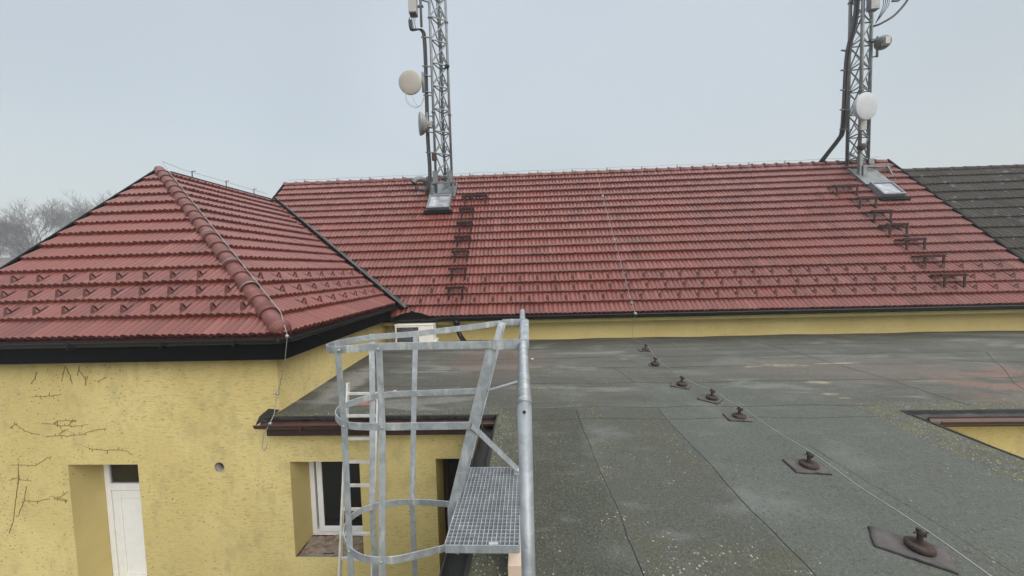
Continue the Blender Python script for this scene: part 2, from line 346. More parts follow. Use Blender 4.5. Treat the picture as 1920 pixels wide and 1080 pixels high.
# ------------------------------------------------------------------ mesh builder
class MB:
    def __init__(s): s.v = []; s.f = []; s.sm = []; s.at = None
    def add(s, vs, fs, smooth=False):
        o = len(s.v); s.v += [Vector(p) for p in vs]
        for f in fs: s.f.append(tuple(i + o for i in f)); s.sm.append(smooth)
        return s
    def box(s, a, b):
        (x0, y0, z0), (x1, y1, z1) = a, b
        if x0 > x1: x0, x1 = x1, x0
        if y0 > y1: y0, y1 = y1, y0
        if z0 > z1: z0, z1 = z1, z0
        return s.add([(x0, y0, z0), (x1, y0, z0), (x1, y1, z0), (x0, y1, z0), (x0, y0, z1), (x1, y0, z1), (x1, y1, z1), (x0, y1, z1)],
                     [(3, 2, 1, 0), (4, 5, 6, 7), (0, 1, 5, 4), (1, 2, 6, 5), (2, 3, 7, 6), (3, 0, 4, 7)])
    def bar(s, p, q, w, h, up=(0, 0, 1)):       # rectangular bar p->q, w across, h along "up"
        p, q = Vector(p), Vector(q); d = (q - p).normalized(); up = Vector(up)
        sd = d.cross(up)
        if sd.length < 1e-4: sd = d.cross(Vector((0, 1, 0)))
        sd.normalize(); u = sd.cross(d).normalized()
        c = [(-w / 2, -h / 2), (w / 2, -h / 2), (w / 2, h / 2), (-w / 2, h / 2)]
        vs = [p + sd * a + u * b for a, b in c] + [q + sd * a + u * b for a, b in c]
        return s.add(vs, [(3, 2, 1, 0), (4, 5, 6, 7), (0, 1, 5, 4), (1, 2, 6, 5), (2, 3, 7, 6), (3, 0, 4, 7)])
    def ribbon(s, pts, w, t, up=(0, 0, 1)):     # flat strip swept along pts: w along up, t across
        up = Vector(up); pts = [Vector(p) for p in pts]; vs = []; n = len(pts)
        for i, p in enumerate(pts):
            d = (pts[min(i + 1, n - 1)] - pts[max(i - 1, 0)]).normalized()
            sd = d.cross(up).normalized(); u = up
            k = 1.0
            if 0 < i < n - 1:
                a = (pts[i] - pts[i - 1]).normalized(); k = 1 / max(0.6, abs(d.dot(a)))
            vs += [p - sd * t / 2 * k - u * w / 2, p + sd * t / 2 * k - u * w / 2, p + sd * t / 2 * k + u * w / 2, p - sd * t / 2 * k + u * w / 2]
        fs = [(3, 2, 1, 0), tuple(4 * (n - 1) + j for j in range(4))]
        for i in range(n - 1):
            for j in range(4):
                a, b = 4 * i + j, 4 * i + (j + 1) % 4
                fs.append((a, b, b + 4, a + 4))
        return s.add(vs, fs)
    def tube(s, pts, r, n=8, cap=True, g0=None, g1=None):   # g0/g1: points beyond the ends, for mitred joints
        pts = [Vector(p) for p in pts]
        rs = r if isinstance(r, (list, tuple)) else [r] * len(pts)
        m = len(pts); vs = []; fs = []
        d0 = (pts[1] - pts[0]).normalized()
        fst = d0 if g0 is None else (pts[0] - Vector(g0)).normalized()
        u = d0.cross(Vector((0, 0, 1)))
        if u.length < 0.05: u = d0.cross(Vector((0, 1, 0)))
        u.normalize()
        prev = d0
        for i, p in enumerate(pts):
            din = (pts[i] - pts[i - 1]).normalized() if i else fst
            dout = (pts[i + 1] - pts[i]).normalized() if i < m - 1 else (din if g1 is None else (Vector(g1) - pts[i]).normalized())
            d = din + dout
            d = d.normalized() if d.length > 1e-5 else dout
            q = prev.rotation_difference(d); u = (q @ u).normalized(); prev = d
            u = (u - d * u.dot(d)).normalized()
            v = d.cross(u)
            k = 1.0; ax = None
            if (dout - din).length > 1e-4:
                cs = max(0.3, d.dot(din)); ax = (dout - din)
                if ax.length > 1e-4: ax.normalize(); k = 1 / cs
                else: ax = None
            for j in range(n):
                a = 2 * math.pi * (j + 0.5) / n
                o = (u * math.cos(a) + v * math.sin(a)) * rs[i]
                if ax is not None: o = o + ax * o.dot(ax) * (k - 1)
                vs.append(p + o)
        for i in range(m - 1):
            for j in range(n):
                a, b = i * n + j, i * n + (j + 1) % n
                fs.append((a, b, b + n, a + n))
        o = len(s.v)
        s.add(vs, fs, n > 5)
        if cap:
            s.f.append(tuple(o + j for j in reversed(range(n)))); s.sm.append(False)
            s.f.append(tuple(o + (m - 1) * n + j for j in range(n))); s.sm.append(False)
        return s
    def lathe(s, prof, c=(0, 0, 0), ax=(0, 0, 1), n=24):   # prof: (radius, height) along ax
        ax = Vector(ax).normalized(); c = Vector(c)
        u = ax.orthogonal().normalized(); v = ax.cross(u); vs = []; fs = []
        for r, h in prof:
            for j in range(n):
                a = 2 * math.pi * j / n
                vs.append(c + ax * h + (u * math.cos(a) + v * math.sin(a)) * max(r, 1e-4))
        for i in range(len(prof) - 1):
            for j in range(n):
                a, b = i * n + j, i * n + (j + 1) % n
                fs.append((a, b, b + n, a + n))
        fs.append(tuple(reversed(range(n)))); fs.append(tuple((len(prof) - 1) * n + j for j in range(n)))
        return s.add(vs, fs, True)
    def half_gutter(s, p, q, r, out, t=0.006, n=10):      # half-round channel from p to q; out = horizontal unit vector away from wall
        p, q, out = Vector(p), Vector(q), Vector(out); Zv = Vector((0, 0, 1)); vs = []; fs = []
        ang = [math.pi + math.pi * i / n for i in range(n + 1)]
        prof = [(math.cos(a) * r, math.sin(a) * r) for a in ang] + [(math.cos(a) * (r - t), math.sin(a) * (r - t)) for a in reversed(ang)]
        bead = [(r + 0.008 * math.cos(a), 0.008 * math.sin(a)) for a in [2 * math.pi * i / 6 for i in range(6)]]
        for pr in (prof, bead):
            m = len(pr); o = len(s.v)
            vs = [p + out * a + Zv * b for a, b in pr] + [q + out * a + Zv * b for a, b in pr]
            fs = [(j, (j + 1) % m, (j + 1) % m + m, j + m) for j in range(m)]
            fs += [tuple(reversed(range(m))), tuple(range(m, 2 * m))]
            s.add(vs, fs)
        return s
    def build(s, name, mat, parent=None, bevel=0.0, loc=None):
        off = Vector((0, 0, 0))
        par = parent
        while par is not None: off = off + par.location; par = par.parent
        base = Vector(loc) if loc is not None else off
        me = bpy.data.meshes.new(name)
        me.from_pydata([tuple(v - base) for v in s.v], [], s.f); me.update()
        me.polygons.foreach_set('use_smooth', s.sm)
        me.materials.append(M[mat] if isinstance(mat, str) else mat)
        if s.at is not None:
            a = me.attributes.new('rnd', 'FLOAT', 'FACE'); a.data.foreach_set('value', s.at)
        ob = bpy.data.objects.new(name, me); COL.objects.link(ob)
        ob.location = base - off if loc is not None else (0, 0, 0)
        if parent is not None: ob.parent = parent
        if bevel:
            bv = ob.modifiers.new('bevel', 'BEVEL'); bv.width = bevel; bv.segments = 2; bv.limit_method = 'ANGLE'; bv.angle_limit = R(40)
        return ob

def thing(name, label, cat, loc, group=None):
    o = bpy.data.objects.new(name, None); COL.objects.link(o); o.location = loc
    o.empty_display_size = 0.2
    o['label'] = label; o['category'] = cat
    if group: o['group'] = group
    return o
def tag(o, label, cat, group=None):
    o['label'] = label; o['category'] = cat
    if group: o['group'] = group
    return o
def structure(o): o['kind'] = 'structure'; return o

def clip(ob, planes):                            # keep the side the normal points to (world coords)
    bm = bmesh.new(); bm.from_mesh(ob.data)
    off = Vector((0, 0, 0)); p = ob
    while p is not None: off = off + p.location; p = p.parent
    for co, no in planes:
        bmesh.ops.bisect_plane(bm, geom=bm.verts[:] + bm.edges[:] + bm.faces[:], dist=1e-5, plane_co=Vector(co) - off, plane_no=Vector(no), clear_inner=True)
    bm.to_mesh(ob.data); bm.free()

def merge(parts, name):                          # join finished mesh objects of one part
    bm = bmesh.new()
    for o in parts: bm.from_mesh(o.data)
    bm.to_mesh(parts[0].data); bm.free()
    for o in parts[1:]: bpy.data.objects.remove(o)
    return parts[0]

# ------------------------------------------------------------------ tiles
TP = [0, .05, .12, .20, .32, .42, .50, .56, .61, .68, .78, .88, .95]   # sample phases in one tile: a wide and a narrow roll
def tile_h(p):
    if p < 0.56: q = p / 0.56; a = 0.040; e = 0.60
    else: q = (p - 0.56) / 0.44; a = 0.036; e = 0.75
    return a * max(0.0, math.sin(math.pi * q)) ** e
def tiled(O, U, V, ulen, ncourse, gauge, tw=0.225, u0=0.0, lift=0.064, seed=1):
    O, U, V = Vector(O), Vector(U).normalized(), Vector(V).normalized(); Nn = U.cross(V).normalized()
    rg = random.Random(seed); mb = MB(); at = []
    nt_ = int(math.ceil(ulen / tw)); us = []
    for t in range(nt_):
        for p in TP: us.append((u0 + (t + p) * tw, p, t))
    us.append((u0 + nt_ * tw, 0.0, nt_ - 1)); nu = len(us)
    for c in range(ncourse):
        v0 = c * gauge
        jit = [(rg.uniform(-0.0035, 0.0035), rg.uniform(-0.004, 0.004), rg.random()) for _ in range(nt_)]
        wav = rg.uniform(0, 6)
        vs = []
        for row in range(4):
            for (u, p, t) in us:
                jw, jv, _r = jit[t]
                h = tile_h(p); sag = 0.004 * math.sin(u * 0.55 + wav)
                if row == 0: vv, ww = v0 + jv, lift + h - 0.060 + sag
                elif row in (1, 2): vv, ww = v0 + jv, lift + h + jw + sag
                else: vv, ww = v0 + gauge + 0.03, h * 0.8 + 0.002 + jw * 0.3 + sag
                vs.append(O + U * u + V * vv + Nn * ww)
        fs = []
        for j in range(nu - 1):
            fs.append((j, j + 1, nu + j + 1, nu + j)); at.append(jit[us[j][2]][2])
        o = len(mb.v)
        mb.add(vs, fs, False)
        fs = []
        for j in range(nu - 1):
            a = 2 * nu + j
            fs.append((a, a + 1, a + 1 + nu, a + nu)); at.append(jit[us[j][2]][2])
        for f in fs: mb.f.append(tuple(i + o for i in f)); mb.sm.append(True)
    mb.at = at
    return mb

def caps(P, Q, n, r=0.105, collar=1.0, up=(0, 0, 1)):       # overlapping half-round ridge tiles from P (low) to Q (high)
    P, Q = Vector(P), Vector(Q); d = (Q - P); L = d.length; d.normalize()
    up = Vector(up); sd = d.cross(up).normalized(); u = sd.cross(d).normalized(); mb = MB(); g = L / n; K = 10
    for i in range(n):
        jr = random.uniform(-0.004, 0.004)
        prof = [(-0.035, r + 0.026 * collar), (-0.01, r + 0.036 * collar), (0.012, r + 0.03 * collar), (0.02, r + 0.008), (g * 0.55, r), (g, r - 0.008)]
        vs = []; fs = []
        for s_, rr in prof:
            for k in range(K + 1):
                a = math.pi * (k / K) * 1.08 - 0.04 * math.pi
                vs.append(P + d * (i * g + s_) + sd * math.cos(a) * rr + u * (math.sin(a) * rr * 0.95 - 0.03 + jr))
        for m in range(len(prof) - 1):
            for k in range(K):
                a = m * (K + 1) + k
                fs.append((a, a + 1, a + 1 + K + 1, a + K + 1))
        fs.append(tuple(range(K + 1)))
        mb.add(vs, fs, True)
        mb.sm[-1] = False
    mb.at = [0.5 + 0.5 * math.sin(i * 12.9898) * 0.99 for i in range(len(mb.f))]
    return mb

# one snow guard: strip lying in the tile hollow, bent up into a triangular nose.  local: x along eave, y up the slope, z off the roof
def guard_mesh():
    mb = MB(); pts = [(0, 0.20, 0.026), (0, 0.078, 0.036), (0, 0.084, 0.118), (0, 0.074, 0.118), (0, -0.004, 0.034), (0, -0.02, 0.034)]
    ws = [0.03, 0.045, 0.036, 0.036, 0.066, 0.06]; t = 0.005; vs = []
    for (x, y, z), ww in zip(pts, ws):
        vs += [(-ww / 2, y, z), (ww / 2, y, z), (ww / 2, y + 0.002, z + t), (-ww / 2, y + 0.002, z + t)]
    fs = [(3, 2, 1, 0), (20, 21, 22, 23)]
    for i in range(5):
        for j in range(4):
            a, b = 4 * i + j, 4 * i + (j + 1) % 4
            fs.append((a, b, b + 4, a + 4))
    vs = [(x, y, z) for x, y, z in vs]; mb.add(vs, fs)
    # closing foot of the triangle
    mb.bar((0, 0.085, 0.036), (0, 0.0, 0.036), 0.03, 0.005)
    return mb
def guards(parent, O, U, V, rows, gauge, tw):
    O, U, V = Vector(O), Vector(U).normalized(), Vector(V).normalized(); Nn = U.cross(V)
    mat_ = Matrix((U, V, Nn)).transposed().to_4x4()
    off = Vector((0, 0, 0)); p = parent
    while p is not None: off = off + p.location; p = p.parent
    first = None
    for (course, us) in rows:
        for u in us:
            pos = O + U * u + V * (course * gauge + 0.075) + Nn * 0.040
            if first is None:
                first = guard_mesh().build('snow_guard', 'guard', None); g = first
            else:
                g = first.copy(); COL.objects.link(g)
            g.parent = parent
            mw = mat_.copy(); mw.translation = pos - off
            g.matrix_local = mw

# ================================================================== SETTING
GZ = -5.0
gr = MB().box((-900, -300, GZ - 0.3), (900, 1200, GZ)).build('ground', 'ground'); structure(gr)

# ================================================================== LONG HOUSE
XL, XR = -8.65, 12.15
EY, EZ = 8.6, -1.135          # eave line
S45 = math.sqrt(0.5)
RUN = 4.35
house = thing('long_house', 'long house with a red tiled saddle roof and yellow wall behind the flat roof', 'house', (1.7, 10.8, GZ))
G = RUN / S45 / 18.0
Om = Vector((XL, EY, EZ)); Um = Vector((1, 0, 0)); Vm = Vector((0, S45, S45))
mb = tiled(Om, Um, Vm, XR - XL, 18, G, seed=3)
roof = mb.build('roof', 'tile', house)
clip(roof, [((XR, 0, 0), (-1, 0, 0))])
# rear slope and deck under the tiles (seen only from aside)
mb = MB()
RY, RZ = EY + RUN, EZ + RUN
mb.add([(XL, EY, EZ - 0.03), (XR, EY, EZ - 0.03), (XR, RY, RZ - 0.03), (XL, RY, RZ - 0.03), (XR, RY + RUN, EZ), (XL, RY + RUN, EZ)],
       [(0, 1, 2, 3), (3, 2, 4, 5)])
mb.build('roof_underlay', 'cap', house)
caps((XL, RY, RZ + 0.035), (XR, RY, RZ + 0.035), 52, 0.10).build('ridge_cap', 'cap', roof)
rows = []
gx = [(-2.75 + 0.45 * i) for i in range(34)]
for c, sh in ((1, 0.0), (2, -0.17), (3, -0.36)):
    us = []
    for i in range(33):
        u = -2.75 + sh + 0.45 * i
        if u < -2.9 or u > 11.95: continue
        us.append(round((u - XL) / 0.225) * 0.225 + 0.126)
    rows.append((c, us))
guards(roof, Om, Um, Vm, rows, G, 0.225)
# walls
mb = MB()
mb.box((XL + 0.2, 9.0, GZ), (XR - 0.1, 9.4, -1.24))
mb.add([(XR - 0.1, 9.4, GZ), (XR - 0.1, RY + RUN - 0.4, GZ), (XR - 0.1, RY + RUN - 0.4, EZ + 0.3), (XR - 0.1, RY, RZ - 0.08), (XR - 0.1, 9.4, EZ + 0.72)], [(0, 1, 2, 3, 4)])
mb.add([(XL + 0.2, 9.4, GZ), (XL + 0.2, RY + RUN - 0.4, GZ), (XL + 0.2, RY + RUN - 0.4, EZ + 0.3), (XL + 0.2, RY, RZ - 0.08), (XL + 0.2, 9.4, EZ + 0.72)], [(4, 3, 2, 1, 0)])
mb.add([(XL + 0.2, RY + RUN - 0.4, GZ), (XR - 0.1, RY + RUN - 0.4, GZ), (XR - 0.1, RY + RUN - 0.4, EZ + 0.3), (XL + 0.2, RY + RUN - 0.4, EZ + 0.3)], [(0, 1, 2, 3)])
mb.build('wall', 'stucco2', house)
MB().box((-3.58, 8.68, -1.32), (XR, 8.998, -1.235)).build('cornice', 'cornice', house)
mb = MB()
mb.box((-3.55, 8.60, -1.233), (XR, 8.99, -1.17))
mb.build('eave_board', 'black', house)
mb = MB().half_gutter((-3.28, 8.52, -1.13), (XR + 0.1, 8.52, -1.13), 0.075, (0, -1, 0))
gut = mb.build('gutter', 'gutter', house)
# swept splash guard on the gutter under the valley
mb = MB(); top = []; n = 14
for i in range(n + 1):
    t = i / n; x = -3.22 + t * 0.92
    top.append((x, 0.02 + 0.15 * max(0, math.sin(math.pi * t)) ** 0.7 + (0.035 if i == n // 2 else 0)))
vs = [(x, 8.43, -1.14) for x, h in top] + [(x, 8.43, -1.14 + h) for x, h in top] + [(x, 8.447, -1.14) for x, h in top] + [(x, 8.447, -1.14 + h) for x, h in top]
m = n + 1; fs = []
for i in range(n): fs += [(i, i + 1, m + i + 1, m + i), (2 * m + i + 1, 2 * m + i, 3 * m + i, 3 * m + i + 1), (m + i, m + i + 1, 3 * m + i + 1, 3 * m + i)]
mb.add(vs, fs); mb.build('splash_guard', 'black', gut)
mb = MB()
mb.bar((XR + 0.015, EY - 0.03, EZ + 0.02), (XR + 0.015, RY, RZ + 0.05), 0.05, 0.14)
mb.build('verge_trim', 'black', house)
mb = MB(); mb.bar((XL - 0.02, EY + 3.2, EZ + 3.2 + 0.03), (XL - 0.02, RY, RZ + 0.05), 0.05, 0.12); mb.build('verge_trim', 'black', house)
# valley sheet between the two roofs
mb = MB()
A, B = Vector((-2.98, 8.72, -0.965)), Vector((-8.62, 12.36, 2.60))
for w_, h_, mt in ((0.15, 0.03, 'valley'),):
    dd = (B - A).normalized()
    side = dd.cross(Vector((0, 0, 1))).normalized()
    pts = []
    for i in range(9):
        pts.append(A + (B - A) * (i / 8))
    vs = []
    for p_ in pts:
        vs += [p_ + side * -0.105 + Vector((0, 0, 0.10)), p_ + side * -0.05 + Vector((0, 0, 0.085)), p_ + Vector((0, 0, 0.10)), p_ + side * 0.05 + Vector((0, 0, 0.085)), p_ + side * 0.095 + Vector((0, 0, 0.10))]
    fs = []
    for i in range(8):
        for j in range(4): fs.append((5 * i + j, 5 * i + j + 1, 5 * i + j + 6, 5 * i + j + 5))
    mb.add(vs, fs)
mb.build('valley_sheet', 'valley', house)
mb = MB()
mb.bar(A + side * -0.11 + Vector((0, 0, 0.06)), B + side * -0.11 + Vector((0, 0, 0.06)), 0.02, 0.10)
mb.bar(A + side * 0.10 + Vector((0, 0, 0.06)), B + side * 0.10 + Vector((0, 0, 0.06)), 0.02, 0.10)
mb.build('valley_edge', 'black', house)
# skylights with sheet-metal flashing running up to the mast feet
def skylight(x0, x1, y0, y1, yt):
    def P(x, y, h):
        h += 0.070 if h > 0 else 0
        return Vector((x, y - h * S45, EZ + (y - EY) + h * S45))
    mb = MB()
    def slab(m, xa, xb, ya, yb, ha, hb):
        m.add([P(xa, ya, ha), P(xb, ya, ha), P(xb, yb, ha), P(xa, yb, ha), P(xa, ya, hb), P(xb, ya, hb), P(xb, yb, hb), P(xa, yb, hb)],
              [(3, 2, 1, 0), (4, 5, 6, 7), (0, 1, 5, 4), (1, 2, 6, 5), (2, 3, 7, 6), (3, 0, 4, 7)])
    fl = MB()
    slab(fl, x0 - 0.06, x1 + 0.10, y1 + 0.012, yt, 0.0, 0.065)
    fl.build('flashing', 'lead', house)
    t = MB()
    slab(t, x0 - 0.09, x1 + 0.09, y0 - 0.10, y0 - 0.004, 0.0, 0.05)
    t.build('flashing_apron', 'black', house)
    fr = MB(); b = 0.055
    slab(fr, x0, x1, y0, y0 + b * 0.8, 0.0, 0.15); slab(fr, x0, x1, y1 - b * 0.8, y1, 0.0, 0.15)
    slab(fr, x0, x0 + b, y0 + b * 0.8 + 0.001, y1 - b * 0.8 - 0.001, 0.0, 0.148); slab(fr, x1 - b, x1, y0 + b * 0.8 + 0.001, y1 - b * 0.8 - 0.001, 0.0, 0.148)
    f = fr.build('skylight', 'joint', house)
    g = MB(); slab(g, x0 + b + 0.001, x1 - b - 0.001, y0 + b * 0.8 + 0.002, y1 - b * 0.8 - 0.002, 0.05, 0.125)
    g.build('pane', 'skyglass', f)
skylight(-3.14, -2.42, 11.56, 12.06, 12.62)
skylight(10.60, 11.24, 11.47, 11.93, 12.55)

# ================================================================== SIDE WING
WX0, WX1 = -8.93, -3.3        # verge, eave
WY0 = 4.7
WEZ, AZ = -0.83, 2.60         # eave and ridge height
AP = Vector((-8.93, 8.65, AZ)) # apex
CO = Vector((WX1, WY0, WEZ))   # hip foot
wing = thing('side_wing', 'yellow house wing with half-hipped red roof and deep black fascia beside the flat roof', 'house', (-6.2, 7.0, GZ))
# front slope
fr_run = AP.y - WY0; fr_rise = AZ - WEZ; fr_len = math.hypot(fr_run, fr_rise)
Vf = Vector((0, fr_run, fr_rise)).normalized(); gf = fr_len / 14.4
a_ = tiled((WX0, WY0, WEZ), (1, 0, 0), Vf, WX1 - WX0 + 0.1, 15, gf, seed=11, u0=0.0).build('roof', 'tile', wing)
hipn = Vector((AP.y - CO.y, -(AP.x - CO.x), 0)).normalized()       # horizontal normal of the hip plane
if hipn.x > 0: hipn = -hipn                                        # points to the front slope (-x, -y)
if hipn.dot(Vector((-6, 4.8, 0)) - Vector((CO.x, CO.y, 0))) < 0: hipn = -hipn
clip(a_, [((CO.x, CO.y, 0), tuple(hipn)), ((WX0, 0, 0), (1, 0, 0))])
# side slope, facing the flat roof
sd_run = WX1 - AP.x; sd_len = math.hypot(sd_run, AZ - WEZ)
Vs = Vector((-sd_run, 0, AZ - WEZ)).normalized(); gs = sd_len / 15.6
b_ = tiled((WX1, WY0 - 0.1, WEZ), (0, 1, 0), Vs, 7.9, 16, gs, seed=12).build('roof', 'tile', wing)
clip(b_, [((CO.x, CO.y, 0), tuple(-hipn)), ((0, 0, AZ + 0.01), (0, 0, -1)), ((0, 12.4, 0), (0, -1, 0))])
wroof = merge([a_, b_], 'roof')
wroof.name = 'roof'
rows = [(1, [1.02 + 0.45 * i for i in range(9)]), (2, [0.76 + 0.45 * i for i in range(9)]), (3, [0.52 + 0.45 * i for i in range(9)])]
rows = [(c, [round(u / 0.225) * 0.225 + 0.126 for u in us if WX0 + u < CO.x - 0.35 - c * gf * Vf.y * (sd_run / fr_run) - 0.12]) for c, us in rows]
guards(wroof, (WX0, WY0, WEZ), (1, 0, 0), Vf, rows, gf, 0.225)
rows = []
for c, sh in ((1, 0.95), (2, 0.80), (3, 0.62)):
    us = []
    for i in range(10):
        u = sh + 0.16 * c + 0.45 * i
        y = WY0 - 0.1 + u
        x = WX1 - c * gs * sd_run / sd_len
        yv = 8.85 + (x + 3.3) * (12.36 - 8.85) / (-8.65 + 3.3)      # valley line
        if y < yv - 0.18: us.append(round(u / 0.225) * 0.225 + 0.126)
    rows.append((c, us))
guards(wroof, (WX1, WY0 - 0.1, WEZ), (0, 1, 0), Vs, rows, gs, 0.225)
mb = MB(); dz = Vector((0, 0, -0.02))
mb.add([Vector((WX0, WY0 + 0.02, WEZ)) + dz, CO + Vector((0, 0.02, 0)) + dz, AP + dz], [(0, 1, 2)])
mb.add([CO + Vector((-0.02, 0, 0)) + dz, Vector((WX1 - 0.02, 8.95, WEZ)) + dz, Vector((WX0, 12.35, AZ)) + dz, AP + dz], [(0, 1, 2, 3)])
mb.build('roof_underlay', 'cap', wing)
hd = (AP - CO).normalized()
hc = caps(CO + hd * 0.12 + Vector((0, 0, 0.075)), AP + Vector((0, 0, 0.075)), 19, 0.112, 0.75).build('hip_cap', 'cap', wroof)
# ribbed end shell of the hip
mb = MB(); c0 = CO + hd * 0.10 + Vector((0, 0, 0.075)); sdv = hd.cross(Vector((0, 0, 1))).normalized(); uv = sdv.cross(hd).normalized()
vs = []; fs = []; K = 24
for i in range(7):
    t = i / 6; rr = 0.135 * math.cos(t * math.pi / 2 * 0.94); back = -0.11 * math.sin(t * math.pi / 2)
    for k in range(K + 1):
        a = math.pi * k / K; rb = rr * (1 + 0.03 * (k % 2))
        vs.append(c0 + hd * back + sdv * math.cos(a) * rb + uv * (math.sin(a) * rb * 0.95 - 0.03))
for i in range(6):
    for k in range(K):
        a = i * (K + 1) + k; fs.append((a, a + 1, a + K + 2, a + K + 1))
mb.add(vs, fs, False); mb.at = [0.3] * len(fs); mb.build('hip_end', 'cap', wroof)
# verge and ridge trims, fascia, gutters
mb = MB(); mb.bar((WX0 - 0.025, WY0 - 0.05, WEZ - 0.01), (WX0 - 0.025, AP.y, AZ + 0.02), 0.05, 0.13); mb.build('verge_trim', 'black', wing)
mb = MB(); mb.box((WX0 - 0.06, AP.y + 0.2, AZ - 0.06), (WX0 + 0.10, 12.4, AZ + 0.06)); mb.build('ridge_trim', 'valley', wing)
FB = -1.15
mb = MB()
mb.box((WX0, WY0 + 0.02, FB), (WX1 - 0.03, 4.948, WEZ - 0.03))
mb.box((-3.598, 4.95, FB), (WX1 - 0.03, 8.59, WEZ - 0.03))
mb.build('fascia', 'black', wing)
mb = MB()
mb.half_gutter((WX0, WY0 - 0.07, WEZ - 0.015), (WX1 - 0.02, WY0 - 0.07, WEZ - 0.015), 0.072, (0, -1, 0))
mb.half_gutter((WX1 + 0.055, WY0 + 0.03, WEZ - 0.015), (WX1 + 0.055, 8.86, WEZ - 0.015), 0.072, (1, 0, 0))
# corner piece of the gutter
mb.half_gutter((WX1 - 0.03, WY0 - 0.065, WEZ - 0.013), (WX1 + 0.055, WY0 + 0.04, WEZ - 0.013), 0.074, (0.78, -0.62, 0))
wg = mb.build('gutter', 'gutter', wing)
for x in (-8.05, -6.2, -4.9, -3.9):
    m_ = MB(); m_.box((x, WY0 - 0.155, WEZ - 0.105), (x + 0.03, WY0 + 0.018, WEZ - 0.09)); m_.box((x, WY0 - 0.155, WEZ - 0.105), (x + 0.03, WY0 - 0.148, WEZ + 0.002)); m_.build('gutter_bracket', 'gutter', wg)
for y in (5.3, 6.1, 6.9, 7.7):
    m_ = MB(); m_.box((WX1 - 0.028, y, WEZ - 0.105), (WX1 + 0.14, y + 0.03, WEZ - 0.09)); m_.build('gutter_bracket', 'gutter', wg)

def rect_wall(x0, x1, z0, z1, holes, y):         # front wall in plane y with rectangular holes (xa, xb, za, zb)
    mb = MB(); xs = sorted({x0, x1} | {h[0] for h in holes} | {h[1] for h in holes}); zs = sorted({z0, z1} | {h[2] for h in holes} | {h[3] for h in holes})
    for i in range(len(xs) - 1):
        for j in range(len(zs) - 1):
            cx, cz = (xs[i] + xs[i + 1]) / 2, (zs[j] + zs[j + 1]) / 2
            if any(h[0] < cx < h[1] and h[2] < cz < h[3] for h in holes): continue
            mb.add([(xs[i], y, zs[j]), (xs[i + 1], y, zs[j]), (xs[i + 1], y, zs[j + 1]), (xs[i], y, zs[j + 1])], [(0, 1, 2, 3)])
    return mb
def reveal(h, y0, y1, bottom=True):
    xa, xb, za, zb = h; mb = MB()
    mb.add([(xa, y0, za), (xa, y1, za), (xa, y1, zb), (xa, y0, zb)], [(3, 2, 1, 0)])
    mb.add([(xb, y0, za), (xb, y1, za), (xb, y1, zb), (xb, y0, zb)], [(0, 1, 2, 3)])
    mb.add([(xa, y0, zb), (xb, y0, zb), (xb, y1, zb), (xa, y1, zb)], [(0, 1, 2, 3)])
    if bottom: mb.add([(xa, y0, za), (xb, y0, za), (xb, y1, za), (xa, y1, za)], [(3, 2, 1, 0)])
    return mb
WY = 4.95; FY = 5.38
DOOR = (-6.895, -5.805, GZ + 0.02, -2.73)
VC, VR = (-4.56, -2.776), 0.073
vh = (VC[0] - 0.1, VC[0] + 0.1, VC[1] - 0.1, VC[1] + 0.1)
mb = rect_wall(WX0 + 0.05, -3.6, GZ, FB + 0.05, [DOOR, vh], WY)
# plaster round the vent hole
K = 32; vs = []; fs = []
for k in range(K):
    a = 2 * math.pi * k / K; ca, sa = math.cos(a), math.sin(a); q = 0.1 / max(abs(ca), abs(sa))
    vs += [(VC[0] + ca * VR, WY, VC[1] + sa * VR), (VC[0] + ca * q, WY, VC[1] + sa * q)]
for k in range(K):
    a, b = 2 * k, 2 * ((k + 1) % K); fs.append((a, b, b + 1, a + 1))
mb.add(vs, fs)
mb.add([(-3.6, WY, GZ), (-3.6, 9.0, GZ), (-3.6, 9.0, FB + 0.05), (-3.6, WY, FB + 0.05)], [(0, 1, 2, 3)])
mb.add([(WX0 + 0.05, WY, GZ), (WX0 + 0.05, 12.3, GZ), (WX0 + 0.05, 12.3, AZ - 0.1), (WX0 + 0.05, AP.y, AZ - 0.1), (WX0 + 0.05, WY, WEZ)], [(4, 3, 2, 1, 0)])
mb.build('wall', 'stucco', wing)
reveal(DOOR, WY, FY).build('door_reveal', 'reveal', wing)
mb = MB(); mb.lathe([(VR, 0.0), (VR - 0.006, 0.0), (VR - 0.006, 0.16), (VR, 0.16)], (VC[0], WY + 0.002, VC[1]), (0, 1, 0), 32)
mb.f.pop(); mb.sm.pop(); mb.f.pop(); mb.sm.pop()
mb.add([(VC[0] + (VR - 0.006) * math.cos(2 * math.pi * k / 32), WY + 0.13, VC[1] + (VR - 0.006) * math.sin(2 * math.pi * k / 32)) for k in range(32)], [tuple(range(32))])
mb.build('vent_hole', 'concrete', wing)
